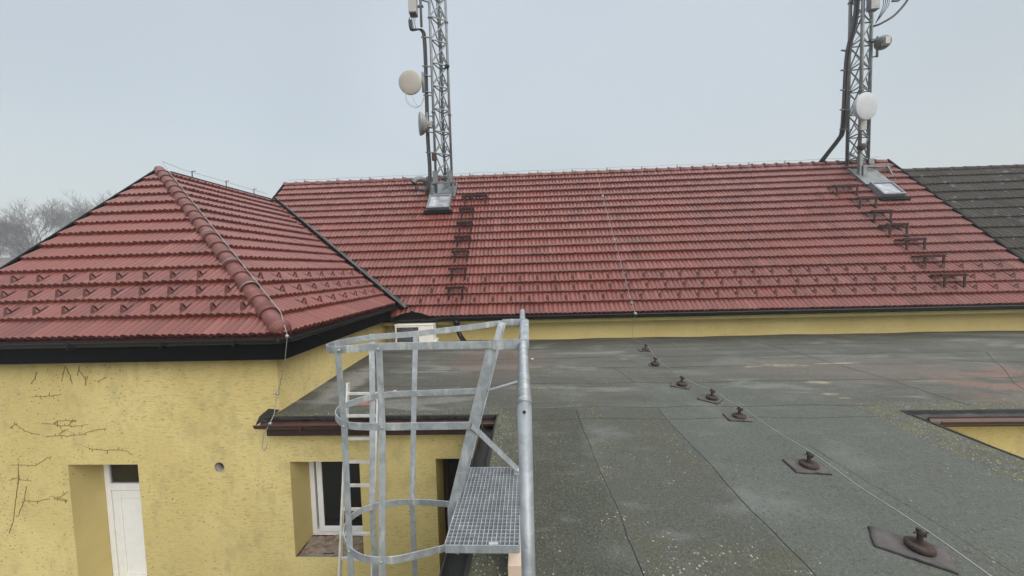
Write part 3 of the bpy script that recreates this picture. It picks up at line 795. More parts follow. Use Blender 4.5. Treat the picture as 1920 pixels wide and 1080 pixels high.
# white door with transom light
dx0, dx1, dz0, dz1 = DOOR[0] + 0.001, DOOR[1] - 0.001, DOOR[2], DOOR[3] - 0.001
door = MB()
fw = 0.085; tz0, tz1 = -3.40, -3.285
door.box((dx0, FY, dz0), (dx0 + fw, FY + 0.07, dz1)); door.box((dx1 - fw, FY, dz0), (dx1, FY + 0.07, dz1))
door.box((dx0 + fw + 0.001, FY + 0.001, tz0), (dx1 - fw - 0.001, FY + 0.069, tz1))
door.box((dx0 + fw + 0.001, FY + 0.001, dz1 - 0.09), (dx1 - fw - 0.001, FY + 0.069, dz1))
dfr = door.build('door_frame', 'white', wing, bevel=0.004)
lf = MB(); la, lb, lt = dx0 + fw + 0.012, dx1 - fw - 0.012, tz0 - 0.012
lf.box((la, FY + 0.012, dz0 + 0.01), (la + 0.13, FY + 0.066, lt)); lf.box((lb - 0.13, FY + 0.012, dz0 + 0.01), (lb, FY + 0.066, lt))
lf.box((la + 0.131, FY + 0.013, lt - 0.13), (lb - 0.131, FY + 0.065, lt)); lf.box((la + 0.131, FY + 0.013, dz0 + 0.01), (lb - 0.131, FY + 0.065, dz0 + 0.2))
dl = lf.build('door', 'white', wing, bevel=0.005)
MB().box((la + 0.135, FY + 0.026, dz0 + 0.205), (lb - 0.135, FY + 0.05, lt - 0.135)).build('panel', 'white', dl)
MB().box((la - 0.008, FY + 0.04, dz0 + 0.01), (lb + 0.008, FY + 0.06, lt + 0.008)).build('seal', 'joint', dl)
MB().box((lb - 0.10, FY - 0.03, -4.25), (lb - 0.06, FY + 0.01, -4.05)).build('handle', 'alu', dl)
MB().box((dx0 + fw + 0.02, FY + 0.03, tz1 + 0.015), (dx1 - fw - 0.02, FY + 0.04, dz1 - 0.1)).build('transom_pane', 'glass', wing)
mb = MB(); mb.box((dx0 + fw + 0.002, FY + 0.02, tz1 + 0.002), (dx1 - fw - 0.002, FY + 0.05, tz1 + 0.014)); mb.box((dx0 + fw + 0.002, FY + 0.02, tz1 + 0.016), (dx0 + fw + 0.018, FY + 0.05, dz1 - 0.1)); mb.build('transom_seal', 'joint', wing)

# ================================================================== FLAT-ROOFED ANNEX
annex = thing('flat_roof_annex', 'low yellow annex with a mossy grey bitumen flat roof in the middle', 'building', (2.0, 5.0, GZ))
SX0, SX1 = -0.45, 4.76        # walkway strip between the two yards
EYA = 4.78                    # front eave of the rear roof
def zb(y): return -1.96 + 0.042 * (y - 4.95) if y > EYA else -1.967 - 0.015 * (EYA - y)
mb = MB()
def sheet(xa, xb, ya, yb, nx, ny):
    vs = []; fs = []
    for j in range(ny + 1):
        for i in range(nx + 1):
            x = xa + (xb - xa) * i / nx; y = ya + (yb - ya) * j / ny
            z = zb(y) + 0.008 * math.sin(1.7 * x + 0.6) * math.sin(1.3 * y) + 0.005 * math.sin(4.1 * x + 2.2 * y)
            vs.append((x, y, z))
    for j in range(ny):
        for i in range(nx):
            a = j * (nx + 1) + i; fs.append((a, a + 1, a + nx + 2, a + nx + 1))
    mb.add(vs, fs, True)
sheet(-3.598, 16.0, EYA, 8.998, 90, 22)
sheet(SX0, SX1, -2.0, EYA, 30, 34)
deck = mb.build('roof_deck', 'bitumen', annex)
# ragged black felt edges
mb = MB()
def ragged(p, q, w0, drop, n, out):
    p, q, out = Vector(p), Vector(q), Vector(out); rg = random.Random(5); vs = []; fs = []
    for i in range(n + 1):
        c = p + (q - p) * (i / n); k = rg.uniform(0.6, 1.3)
        z = zb(c.y)
        vs += [Vector((c.x, c.y, z + 0.004)) - out * 0.015, Vector((c.x, c.y, z + 0.004)) + out * w0 * k, Vector((c.x, c.y, z - drop * rg.uniform(0.7, 1.2))) + out * (w0 * k + 0.006)]
    for i in range(n):
        for j in range(2): fs.append((3 * i + j, 3 * i + j + 1, 3 * i + j + 4, 3 * i + j + 3))
    mb.add(vs, fs)
ragged((-3.68, EYA, 0), (SX0, EYA, 0), 0.03, 0.035, 60, (0, -1, 0))
ragged((SX1, EYA, 0), (16, EYA, 0), 0.02, 0.035, 110, (0, -1, 0))
ragged((SX0, -2.0, 0), (SX0, EYA, 0), 0.02, 0.05, 60, (-1, 0, 0))
ragged((SX1, EYA, 0), (SX1, -2, 0), 0.02, 0.05, 60, (1, 0, 0))
# torn flap of felt at the wing corner
mb.add([(-3.60, 4.97, zb(4.97) + 0.035), (-3.76, 4.96, zb(4.97) + 0.05), (-3.79, 4.80, zb(4.8) + 0.0), (-3.80, 4.73, zb(4.8) - 0.10), (-3.60, 4.74, zb(4.8) + 0.005), (-3.72, 4.944, zb(4.97) - 0.03)],
       [(0, 1, 2, 4), (2, 3, 4), (1, 5, 3, 2)])
mb.build('felt_edge', 'bitblack', annex)
# seams of the felt rolls: slightly raised overlaps
def seam(pts, ww=0.012, h=0.004):
    mb = MB(); rg = random.Random(int(abs(pts[0][0]) * 1000 + abs(pts[0][1]) * 77) + 3); out = []
    for a, b in zip(pts[:-1], pts[1:]):
        a, b = Vector((a[0], a[1], 0)), Vector((b[0], b[1], 0)); L = (b - a).length; n = max(2, int(L / 0.09)); pd = (b - a).normalized().cross(Vector((0, 0, 1)))
        for i in range(n + (1 if b == Vector((pts[-1][0], pts[-1][1], 0)) else 0)):
            c = a + (b - a) * (i / n) + pd * rg.uniform(-0.006, 0.006) + pd * 0.012 * math.sin(i * 0.31)
            out.append(c)
    vs = []; fs = []
    for i, c in enumerate(out):
        d = (out[min(i + 1, len(out) - 1)] - out[max(i - 1, 0)]).normalized(); pd = d.cross(Vector((0, 0, 1)))
        k = ww * rg.uniform(0.35, 1.15)
        def zz(q): return zb(q.y) + 0.008 * math.sin(1.7 * q.x + 0.6) * math.sin(1.3 * q.y) + 0.005 * math.sin(4.1 * q.x + 2.2 * q.y)
        vs += [Vector((c.x - pd.x * k, c.y - pd.y * k, zz(c) - 0.006)), Vector((c.x, c.y, zz(c) + h)), Vector((c.x + pd.x * k, c.y + pd.y * k, zz(c) - 0.006))]
    for i in range(len(out) - 1):
        for j in range(2): fs.append((3 * i + j, 3 * i + j + 1, 3 * i + j + 4, 3 * i + j + 3))
    mb.add(vs, fs); mb.build('felt_seam', 'seam', deck)
for ys, x0, x1 in ((8.05, -3.3, 15.5), (7.33, -3.3, 15.5), (6.66, -3.3, 15.5), (5.88, -3.3, 15.5), (4.965, -0.4, 4.6), (4.62, -0.1, 1.72), (4.60, 1.76, 4.3)):
    seam([(x0, ys), ((x0 + x1) / 2, ys + 0.02), (x1, ys - 0.01)], 0.011)
seam([(1.735, 4.96), (1.74, 3.4), (1.78, 2.28), (1.8, -1.5)], 0.013)
seam([(0.62, 4.95), (0.65, 4.0), (0.69, 2.9), (0.70, 2.4), (0.74, -1.5)], 0.010)
seam([(1.55, 6.65), (1.72, 5.9)], 0.009); seam([(0.95, 8.9), (0.97, 8.06)], 0.008); seam([(5.2, 8.05), (5.4, 7.34), (5.7, 5.9), (5.75, 4.9)], 0.010); seam([(8.8, 7.3), (7.2, 5.6), (6.75, 4.95)], 0.010)
seam([(3.2, 8.9), (3.25, 8.06)], 0.008); seam([(2.95, 3.9), (3.02, 2.6), (3.05, 0.5)], 0.0045, 0.002)
# facades
WIN = (-3.50, -2.475, -4.13, -2.70)
DR2 = (-1.37, -0.60, GZ + 0.02, -2.665)
mb = rect_wall(-3.6, SX0 - 0.02, GZ, -2.15, [WIN, DR2], WY)
mb.add([(SX0 - 0.02, WY, GZ), (SX0 - 0.02, -2, GZ), (SX0 - 0.02, -2, -2.05), (SX0 - 0.02, WY, -2.05)], [(3, 2, 1, 0)])
mb.add([(SX1 - 0.02, WY, GZ), (16, WY, GZ), (16, WY, -2.05), (SX1 - 0.02, WY, -2.05)], [(0, 1, 2, 3)])
mb.add([(SX1 - 0.02, -2, GZ), (SX1 - 0.02, WY, GZ), (SX1 - 0.02, WY, -2.05), (SX1 - 0.02, -2, -2.05)], [(0, 1, 2, 3)])
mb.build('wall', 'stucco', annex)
reveal(WIN, WY, FY, False).build('window_reveal', 'reveal', annex)
reveal(DR2, WY, FY + 0.3).build('door_reveal', 'reveal', annex)
mb = MB(); mb.box((DR2[0] + 0.002, FY + 0.02, DR2[2]), (DR2[1] - 0.002, FY + 0.06, DR2[3] - 0.002)); ob = mb.build('door', 'dark', annex)
mb = MB(); mb.box((DR2[0] + 0.05, WY + 0.03, -4.35), (DR2[1] - 0.05, FY, -4.28)); mb.box((DR2[0] + 0.002, FY - 0.03, DR2[2]), (DR2[0] + 0.07, FY + 0.018, DR2[3] - 0.003)); mb.build('door_frame', 'darkbrown', annex)
# white window, broken masonry sill
wx0, wx1, wz0, wz1 = WIN[0] + 0.001, WIN[1] - 0.001, WIN[2], WIN[3] - 0.001
fr = MB(); b = 0.075
fr.box((wx0, FY, wz0), (wx0 + b, FY + 0.07, wz1)); fr.box((wx1 - b, FY, wz0), (wx1, FY + 0.07, wz1)); fr.box((wx0 + b + 0.001, FY + 0.001, wz0), (wx1 - b - 0.001, FY + 0.069, wz0 + 0.10)); fr.box((wx0 + b + 0.001, FY + 0.001, wz1 - b), (wx1 - b - 0.001, FY + 0.069, wz1))
win = fr.build('window', 'white', annex, bevel=0.004)
sa = MB(); q0, q1, r0, r1 = wx0 + b + 0.055, wx1 - b + 0.01, wz0 + 0.085, wz1 - b + 0.02; b2 = 0.085
sa.box((q0, FY - 0.03, r0), (q0 + b2, FY - 0.002, r1)); sa.box((q1 - b2, FY - 0.03, r0), (q1, FY - 0.002, r1)); sa.box((q0 + b2 + 0.001, FY - 0.029, r0), (q1 - b2 - 0.001, FY - 0.003, r0 + b2)); sa.box((q0 + b2 + 0.001, FY - 0.029, r1 - b2), (q1 - b2 - 0.001, FY - 0.003, r1))
sa.build('sash', 'white', win, bevel=0.004)
MB().box((q0 + b2, FY - 0.016, r0 + b2), (q1 - b2, FY - 0.010, r1 - b2)).build('pane', 'glass', win)
MB().box((wx0 + b, FY + 0.05, wz0 + 0.1), (wx1 - b, FY + 0.06, wz1 - b)).build('gap_dark_sheet', 'dark', win)  # dark sheet stands in for the unlit gap behind the open sash
mb = MB()
rg = random.Random(4)
vs = []; fs = []; nx, ny = 16, 7
for j in range(ny + 1):
    for i in range(nx + 1):
        x = wx0 + (wx1 - wx0) * i / nx; y = WY + 0.10 + (FY - WY - 0.10) * j / ny
        vs.append((x, y, -4.17 + 0.035 * j / ny + rg.uniform(-0.018, 0.022)))
for j in range(ny):
    for i in range(nx):
        a = j * (nx + 1) + i; fs.append((a, a + 1, a + nx + 2, a + nx + 1))
mb.add(vs, fs); mb.build('brick_sill', 'bricksill', annex)
MB().box((wx0, WY + 0.004, -4.25), (wx1, WY + 0.098, -4.165)).build('mortar_lip', 'concrete', annex)
# gutters, soffit boards
mb = MB(); mb.half_gutter((-3.74, EYA - 0.09, -2.02), (SX0 - 0.01, EYA - 0.09, -2.02), 0.075, (0, -1, 0)); mb.bar((-2.2, EYA - 0.17, -2.06), (-2.2, EYA - 0.17, -2.0), 0.03, 0.012)
gl = mb.build('gutter', 'brown', annex)
for x in (-3.1, -1.9, -0.9):
    m_ = MB(); m_.box((x, EYA - 0.175, -2.10), (x + 0.025, EYA, -2.094)); m_.box((x, EYA - 0.178, -2.10), (x + 0.025, EYA - 0.172, -2.01)); m_.build('gutter_bracket', 'brown', gl)
mb = MB(); mb.box((-3.66, EYA - 0.03, -2.225), (SX0 - 0.02, WY - 0.002, -2.10)); mb.box((-3.66, EYA + 0.01, -2.098), (SX0 - 0.021, EYA + 0.03, -1.995)); mb.build('eave_board', 'darkbrown', annex)
mb = MB(); mb.half_gutter((SX1 + 0.32, EYA - 0.09, -2.045), (16, EYA - 0.09, -2.045), 0.075, (0, -1, 0))
gr_ = mb.build('gutter', 'brown', annex)
mb = MB(); mb.box((SX1 + 0.02, EYA - 0.012, -2.075), (16, EYA + 0.004, -2.0)); mb.build('drip_sheet', 'lead', gr_)
mb = MB(); mb.box((SX1 + 0.001, EYA - 0.03, -2.17), (16, WY - 0.002, -2.12)); mb.box((SX1 + 0.001, EYA + 0.01, -2.118), (16, EYA + 0.03, -2.0)); mb.build('eave_board', 'darkbrown', annex)
mb = MB(); mb.half_gutter((SX0 - 0.10, -2, -2.06), (SX0 - 0.10, 4.70, -2.03), 0.085, (-1, 0, 0)); mb.build('gutter', 'bitblack', annex)

# ================================================================== NEIGHBOUR
neigh = thing('neighbour_house', 'neighbouring house with an old lichen-spotted grey tiled roof at the right gable', 'house', (16.0, 10.8, GZ))
NO = Vector((12.22, 8.62, -1.40)); nr = 4.28
tiled(NO, (1, 0, 0), (0, S45, S45), 8.0, 14, nr / S45 / 14, tw=0.30, seed=21, lift=0.05).build('roof', 'greytile', neigh)
caps((12.2, NO.y + nr, NO.z + nr + 0.02), (20.2, NO.y + nr, NO.z + nr + 0.02), 20, 0.10, 0.35).build('ridge_cap', 'greytile', neigh)
mb = MB(); mb.box((12.2, 9.0, GZ), (20.2, 9.3, -1.5)); mb.add([(12.2, NO.y + nr, NO.z + nr), (20.2, NO.y + nr, NO.z + nr), (20.2, NO.y + 2 * nr, NO.z), (12.2, NO.y + 2 * nr, NO.z)], [(0, 1, 2, 3)])
mb.add([(20.2, 9.3, GZ), (20.2, 17, GZ), (20.2, 17, NO.z), (20.2, NO.y + nr, NO.z + nr - 0.05), (20.2, 9.3, NO.z + 0.6)], [(0, 1, 2, 3, 4)])
mb.build('wall', 'stucco2', neigh)
MB().half_gutter((12.3, 8.53, -1.42), (20.2, 8.53, -1.42), 0.07, (0, -1, 0)).build('gutter', 'gutter', neigh)

# ================================================================== ROOF STEPS
def RP(x, y, h=0.0): return Vector((x, y - h * S45, EZ + (y - EY) + h * S45))
def make_step(x, y, wd, label):
    t = thing('roof_step', label, 'roof step', RP(x, y, 0.03), 'brown metal roof steps beside the skylights')
    o = RP(x, y, 0.05)
    h, dp = 0.33, 0.28
    tr = MB()
    for k in (0, 3):
        yy = o.y + 0.012 + k * 0.072
        tr.bar((o.x, yy, o.z + h), (o.x + wd, yy, o.z + h), 0.04, 0.055 if k == 0 else 0.04)
    for xx in (0.0, wd * 0.33, wd * 0.66, wd):
        tr.bar((o.x + xx, o.y - 0.004, o.z + h - 0.026), (o.x + xx, o.y + dp, o.z + h - 0.026), 0.02, 0.02)
    tr.build('tread', 'step', t)
    for xx in (0.08 if wd < 0.8 else 0.10, wd - (0.03 if wd < 0.8 else 0.06)):
        lg = MB()
        lg.bar((o.x + xx, o.y + 0.015, o.z + h - 0.036), (o.x + xx, o.y + 0.015, o.z + 0.01), 0.045, 0.022)
        lg.bar((o.x + xx, o.y - 0.03, o.z - 0.02), (o.x + xx, o.y + dp + 0.06, o.z + dp + 0.07), 0.035, 0.012)
        lg.bar((o.x + xx - 0.05, o.y + 0.02, o.z + 0.012), (o.x + xx + 0.05, o.y + 0.02, o.z + 0.012), 0.05, 0.02, (0, -S45, S45))
        lg.build('support', 'step', t)
LS = [(-2.08, 8.93), (-2.085, 9.40), (-2.085, 9.87), (-2.085, 10.31), (-2.09, 10.77), (-2.10, 11.26)]
RS = [(9.62, 8.93), (9.64, 9.39), (9.65, 9.84), (9.63, 10.27), (9.61, 10.69), (9.62, 11.15)]
words = ['lowest', 'second from the eave', 'third from the eave', 'fourth from the eave', 'fifth from the eave', 'sixth from the eave']
for i, (x, y) in enumerate(LS): make_step(x + 0.03, y, 0.45, 'brown metal roof step below the left mast, %s' % words[i])
make_step(-2.05, 11.74, 0.82, 'wide brown roof step beside the left skylight, topmost of its row')
for i, (x, y) in enumerate(RS): make_step(x + 0.05, y, 0.55, 'brown metal roof step below the right mast, %s' % words[i])
make_step(9.38, 11.60, 0.70, 'wide brown roof step beside the right skylight, topmost of its row')

# ================================================================== MASTS
def lattice(name, label, legs, zfoot, ztop, panel, r, dark):
    fl = [Vector((x, y, zf)) for (x, y, zf) in legs]
    t = thing(name, label, 'mast', sum(fl, Vector()) / 3)
    for (x, y, zf) in legs: MB().tube([(x, y, zf), (x, y, ztop)], r, 8).build('leg', 'steel', t)
    br = MB(); z = max(l[2] for l in legs) + 0.25; k = 0
    while z < ztop:
        for i in range(3):
            a, b = legs[i], legs[(i + 1) % 3]
            if k % 2: a, b = b, a
            br.tube([(a[0], a[1], z), (b[0], b[1], z)], 0.023, 5, False)
            if z + panel < ztop:
                br.tube([(a[0], a[1], z), (b[0], b[1], z + panel)], 0.021, 5, False)
                br.tube([(b[0], b[1], z), ((a[0] + b[0]) / 2, (a[1] + b[1]) / 2, z + panel / 2)], 0.018, 5, False)
        z += panel
    br.build('bracing', 'steel', t)
    z = max(l[2] for l in legs) + 2.3
    while z < ztop:
        for (x, y, zf) in legs: MB().lathe([(r + 0.025, -0.015), (r + 0.025, 0.015)], (x, y, z), (0, 0, 1), 10).build('flange', 'steel', t)
        z += 3.0
    return t
def rz(y): return EZ + (y - EY)
LM = [(-2.97, 12.15, rz(12.15)), (-2.49, 12.42, rz(12.42)), (-2.77, 12.65, rz(12.65))]
mastL = lattice('lattice_mast', 'grey triangular lattice mast on the left part of the red roof', LM, 0, 11.2, 0.73, 0.042, 0)
RM = [(10.715, 12.75, rz(12.75)), (10.69, 12.27, rz(12.27)), (11.34, 12.70, rz(12.70))]
mastR = lattice('lattice_mast', 'grey triangular lattice mast at the right end of the red roof', RM, 0, 11.2, 0.73, 0.05, 0)
# feet: plates, angle frame and kickers
mb = MB(); x0, x1 = -3.10, -2.38; y0 = 12.02
zf = rz(12.1) + 0.12
for (px, pz0, pz1) in ((x0, zf - 0.12, zf + 0.42), (x1, zf - 0.12, zf + 0.42)): mb.bar((px, y0, pz0), (px, y0, pz1), 0.045, 0.045)
for z in (zf + 0.03, zf + 0.40): mb.bar((x0, y0, z), (x1, y0, z), 0.045, 0.05)
for px in (x0, x1): mb.bar((px, y0, zf + 0.40), (px, 12.7, zf + 0.46), 0.045, 0.05)
for px in (LM[0][0], LM[1][0]):
    mb.box((px - 0.09, y0 + 0.05, zf + 0.42), (px + 0.09, y0 + 0.075, zf + 0.80)); mb.box((px - 0.075, y0 + 0.08, zf + 0.44), (px + 0.075, y0 + 0.20, zf + 0.465))
mb.bar((x0 + 0.1, y0 + 0.1, zf + 0.02), (x1 - 0.1, 12.5, zf + 0.5), 0.05, 0.05)
mb.build('foot_frame', 'lead', mastL)
mb = MB(); zf = rz(12.2) + 0.1
mb.bar((10.69, 12.24, zf - 0.15), (10.69, 12.24, zf + 0.75), 0.10, 0.10); mb.box((10.72, 12.15, zf - 0.02), (10.84, 12.17, zf + 0.40))
mb.bar((10.70, 12.72, rz(12.72)), (10.70, 12.26, rz(12.27) + 0.1), 0.07, 0.09); mb.bar((10.70, 12.26, zf + 0.4), (11.9, 12.55, zf + 0.4), 0.06, 0.06); mb.bar((10.70, 12.2, zf - 0.1), (11.75, 12.2, zf - 0.08), 0.05, 0.03)
mb.bar((11.75, 12.2, zf - 0.1), (11.75, 12.5, zf + 0.45), 0.03, 0.03); mb.bar((11.34, 12.70, rz(12.7)), (11.34, 12.3, rz(12.3) + 0.05), 0.07, 0.08)
mb.box((11.26, 12.56, rz(12.7) + 0.12), (11.42, 12.60, rz(12.7) + 0.30)); mb.bar((10.72, 12.72, rz(12.72) + 0.55), (11.3, 12.66, rz(12.7) + 0.1), 0.05, 0.05)
mb.build('foot_frame', 'steel', mastR)
# cables running down the masts
def curve(pts, n=8):
    out = []; P = [Vector(p) for p in pts]
    for i in range(len(P) - 1):
        p0, p1, p2, p3 = P[max(i - 1, 0)], P[i], P[i + 1], P[min(i + 2, len(P) - 1)]
        for k in range(n):
            t = k / n
            out.append(0.5 * ((2 * p1) + (p2 - p0) * t + (2 * p0 - 5 * p1 + 4 * p2 - p3) * t * t + (3 * p1 - p0 - 3 * p2 + p3) * t * t * t))
    out.append(P[-1]); return out
mb = MB()
for dx, dy in ((-0.05, 0), (-0.01, 0.02), (0.03, 0.0), (-0.02, -0.05)):
    mb.tube(curve([(-3.55 + dx, 11.95 + dy, 8.05), (-3.5 + dx, 11.95 + dy, 7.75), (-3.22 + dx, 12.05, 7.78), (-3.15 + dx, 12.12 + dy, 7.4), (-3.16 + dx, 12.12 + dy, 5.5), (-3.17 + dx, 12.12 + dy, 4.3), (-3.14 + dx, 12.1 + dy, 3.4), (-3.16 + dx, 12.05 + dy, 2.85), (-3.32 + dx, 11.98, 2.66 + dy), (-3.54 + dx, 12.0, 2.70), (-3.66, 12.03, 2.87)]), 0.024, 6)
mb.build('cable_bundle', 'cable', mastL)
mb = MB()
for k_ in range(3): mb.tube(curve([(-2.80 + 0.05 * k_, 12.40, 9.5), (-2.76 + 0.04 * k_, 12.42 + 0.02 * k_, 7.0), (-2.82 + 0.05 * k_, 12.40, 5.2), (-2.74 + 0.03 * k_, 12.38, 3.7 + 0.3 * k_)]), 0.014, 5)
mb.build('inner_cable', 'cable', mastL)
m_ = MB(); m_.box((-3.06, 12.04, 3.62), (-2.90, 12.10, 3.86)); m_.build('junction_box', 'rust', mastL, bevel=0.01)
m_ = MB(); m_.lathe([(0.075, -0.03), (0.085, 0.0), (0.075, 0.03)], (-2.49, 12.30, 6.75), (0, 0, 1), 12); m_.build('clamp', 'cable', mastL)
m_ = MB(); m_.box((10.62, 12.16, 4.05), (10.80, 12.22, 4.42)); m_.build('junction_box', 'unit', mastR, bevel=0.01)
m_ = MB(); m_.lathe([(0.10, -0.07), (0.12, 0.0), (0.10, 0.07)], (10.72, 12.24, 3.55), (0.2, -1, 0), 12); m_.build('cable_coil', 'rustdark', mastR)
m_ = MB(); m_.box((11.24, 12.58, 6.98), (11.52, 12.70, 7.06)); m_.build('clamp', 'cable', mastR)
z = 3.9
while z < 8.0:
    m_ = MB(); m_.bar((-3.26, 12.07, z), (-2.94, 12.13, z), 0.045, 0.03); m_.build('cable_bracket', 'lead', mastL); z += 0.92
mb = MB()
for dx, dy in ((-0.06, 0), (0.0, -0.03), (0.05, 0.02), (0.02, 0.05), (-0.03, 0.05)):
    mb.tube(curve([(10.62 + dx, 12.35 + dy, 8.9), (10.60 + dx, 12.4 + dy, 7.6), (10.47 + dx, 12.5 + dy, 6.55), (10.45 + dx, 12.55 + dy, 5.0), (10.44 + dx, 12.6 + dy, 4.2), (10.36 + dx, 12.65 + dy, 3.95), (10.14 + dx, 12.8 + dy, 3.55), (10.0 + dx, 12.95, 3.25), (9.95 + dx, 13.1, 3.0)]), 0.03, 6)
mb.build('cable_bundle', 'cable', mastR)
z = 4.2
while z < 6.9:
    m_ = MB(); m_.bar((10.22, 12.45, z), (10.70, 12.65, z + 0.04), 0.05, 0.03); m_.build('cable_bracket', 'steel', mastR); z += 0.62
mb = MB(); mb.tube(curve([(11.0, 12.25, 7.25), (11.2, 12.2, 7.3), (11.6, 12.15, 7.55), (11.95, 12.1, 8.1), (12.02, 12.1, 9.0)]), 0.032, 6); mb.build('loop_cable', 'cable', mastR)

def dish(label, c, nrm, r, mat, arm_to, group='dish antennas on the masts', bowl=True):
    c = Vector(c); nrm = Vector(nrm).normalized()
    t = thing('dish_antenna', label, 'dish antenna', c, group)
    MB().lathe([(0.0, 0.035), (r * 0.5, 0.03), (r * 0.93, 0.012), (r, 0.0), (r, -0.05), (r * 0.97, -0.06)], c, nrm, 36).build('radome', mat, t)
    MB().lathe([(r * 0.97, -0.062), (r * 0.86, -0.13), (r * 0.6, -0.20), (r * 0.3, -0.24), (0.09, -0.25), (0.09, -0.36), (0.0, -0.36)], c, nrm, 36).build('bowl', mat, t)
    a = c - nrm * 0.33; b = Vector(arm_to)
    m_ = MB(); m_.box(tuple(a - Vector((0.07, 0.07, 0.10))), tuple(a + Vector((0.07, 0.07, 0.10)))); m_.build('radio_box', 'unit', t)
    m_ = MB(); m_.tube([a, Vector((b.x, b.y, a.z))], 0.03, 6); m_.tube([Vector((b.x, b.y, a.z - 0.30)), Vector((b.x, b.y, a.z + 0.34))], 0.035, 8)
    for dz in (-0.26, 0.26):
        tgt = Vector(MAST_REF); m_.tube([Vector((b.x, b.y, a.z + dz)), Vector((tgt.x, tgt.y, a.z + dz))], 0.022, 6)
    m_.build('mount', 'steel', t)
    return t
MAST_REF = (-2.97, 12.15, 0)
d1 = dish('round cream dish antenna facing the camera on the left mast', (-3.62, 11.85, 6.06), (-0.02, -1.0, -0.10), 0.372, 'radome', (-3.24, 12.0, 0))
d2 = dish('grey dish antenna turned side-on, lower on the left mast', (-3.40, 12.0, 4.80), (-0.93, -0.36, -0.02), 0.36, 'radomeg', (-3.15, 12.0, 0))
MAST_REF = (10.69, 12.27, 0)
d3 = dish('round white dish antenna facing the camera on the right mast', (10.50, 11.85, 4.66), (0.22, -0.97, -0.06), 0.41, 'radomew', (10.62, 12.15, 0))
MAST_REF = (11.34, 12.70, 0)
d4 = dish('small dish antenna seen from behind, right side of the right mast', (11.56, 12.55, 6.90), (0.45, 0.85, 0.35), 0.21, 'steel', (11.45, 12.6, 0))
mb = MB()
for x1, x2, dz in ((-3.80, -3.22, -0.30), (-3.56, -3.22, -0.18), (-3.78, -3.20, -0.22)):
    mb.tube(curve([(x1, 11.85, 5.76), ((x1 * 0.9 + x2 * 0.1), 11.87, 5.55 + dz * 0.4), ((x1 + x2) / 2, 11.9, 5.42 + dz * 0.5), (x2 - 0.1, 12.0, 5.5 + dz * 0.3), (x2, 12.08, 5.75)]), 0.008, 5)
mb.build('cable', 'unit', d1)
# radio units and antenna poles near the top edge of the photograph
t = thing('radio_unit', 'light grey remote radio box hanging left of the left mast', 'radio unit', (-3.4, 11.9, 8.2))
MB().box((-3.56, 11.80, 8.20), (-3.32, 12.05, 9.3)).build('housing', 'unit', t, bevel=0.012)
MB().box((-3.55, 11.81, 8.17), (-3.33, 12.04, 8.198)).build('connector_plate', 'brown', t)
m_ = MB(); m_.tube([(-3.2, 11.95, 7.82), (-3.2, 11.95, 10.5)], 0.04, 8); m_.bar((-3.34, 11.95, 8.72), (-2.97, 12.15, 8.72), 0.06, 0.05); m_.bar((-3.3, 11.95, 8.45), (-3.12, 11.95, 8.45), 0.1, 0.03); m_.build('mounting_pole', 'steel', t)
m_ = MB()
for i in range(4): m_.tube(curve([(-3.53 + 0.055 * i, 11.9, 8.18), (-3.58 + 0.06 * i, 11.9, 7.9), (-3.56 + 0.06 * i, 11.93, 7.72 + 0.02 * i), (-3.42, 11.95, 7.70)]), 0.011, 5)
m_.build('cable', 'cable', t)
t = thing('radio_unit', 'grey radio box fixed inside the top of the right mast', 'radio unit', (11.25, 12.2, 6.9))
MB().box((10.74, 12.05, 7.65), (11.0, 12.22, 9.3)).build('housing', 'steel', t, bevel=0.01)
MB().box((11.02, 12.05, 8.12), (11.48, 12.35, 9.2)).build('side_housing', 'unit', t, bevel=0.012)
m_ = MB()
for i in range(4): m_.tube(curve([(11.22 + 0.06 * i, 12.2, 8.10), (11.24 + 0.05 * i, 12.22, 7.8), (11.1, 12.3, 7.35)]), 0.009, 5)
m_.build('cable', 'cable', t)
t = thing('antenna_pole', 'grey antenna pole on a side arm, right of the right mast', 'antenna', (11.8, 12.4, 8.0), 'antenna poles at the top of the masts')
m_ = MB(); m_.tube([(11.76, 12.3, 8.0), (11.76, 12.3, 10.2)], 0.055, 8); m_.build('pole', 'steel', t); m_ = MB(); m_.tube([(11.34, 12.7, 9.2), (11.76, 12.3, 9.2)], 0.03, 6); m_.build('arm', 'steel', t); m_ = MB(); m_.bar((11.60, 12.3, 8.02), (11.80, 12.3, 8.02), 0.08, 0.05); m_.build('foot_bracket', 'steel', t)
t = thing('antenna_pole', 'grey antenna pole on a side arm, left of the right mast', 'antenna', (10.2, 12.3, 7.45), 'antenna poles at the top of the masts')
m_ = MB(); m_.tube([(10.18, 12.2, 8.12), (10.18, 12.2, 10.2)], 0.06, 8); m_.build('pole', 'steel', t); m_ = MB(); m_.tube([(10.18, 12.2, 9.2), (10.715, 12.75, 9.2)], 0.03, 6); m_.build('arm', 'steel', t)
t = thing('cable_duct', 'bent silvery pipe swallowing the dark cables left of the left mast', 'pipe', RP(-3.5, 12.3))
m_ = MB(); m_.tube(curve([(-3.68, 12.0, 2.90), (-3.60, 12.05, 3.02), (-3.42, 12.18, 3.05), (-3.30, 12.30, 2.92), (-3.28, 12.33, 2.6)], 6), 0.09, 12); m_.build('elbow', 'lead', t)
m_ = MB(); m_.lathe([(0.13, -0.25), (0.12, 0.0), (0.10, 0.04)], (-3.28, 12.33, 2.76), (0, 0, 1), 14); m_.build('collar', 'guard', t)
m_ = MB(); m_.lathe([(0.082, 0.0), (0.082, 0.01)], (-3.683, 11.995, 2.895), (-0.6, -0.5, -0.75), 14); m_.build('opening', 'dark', t)

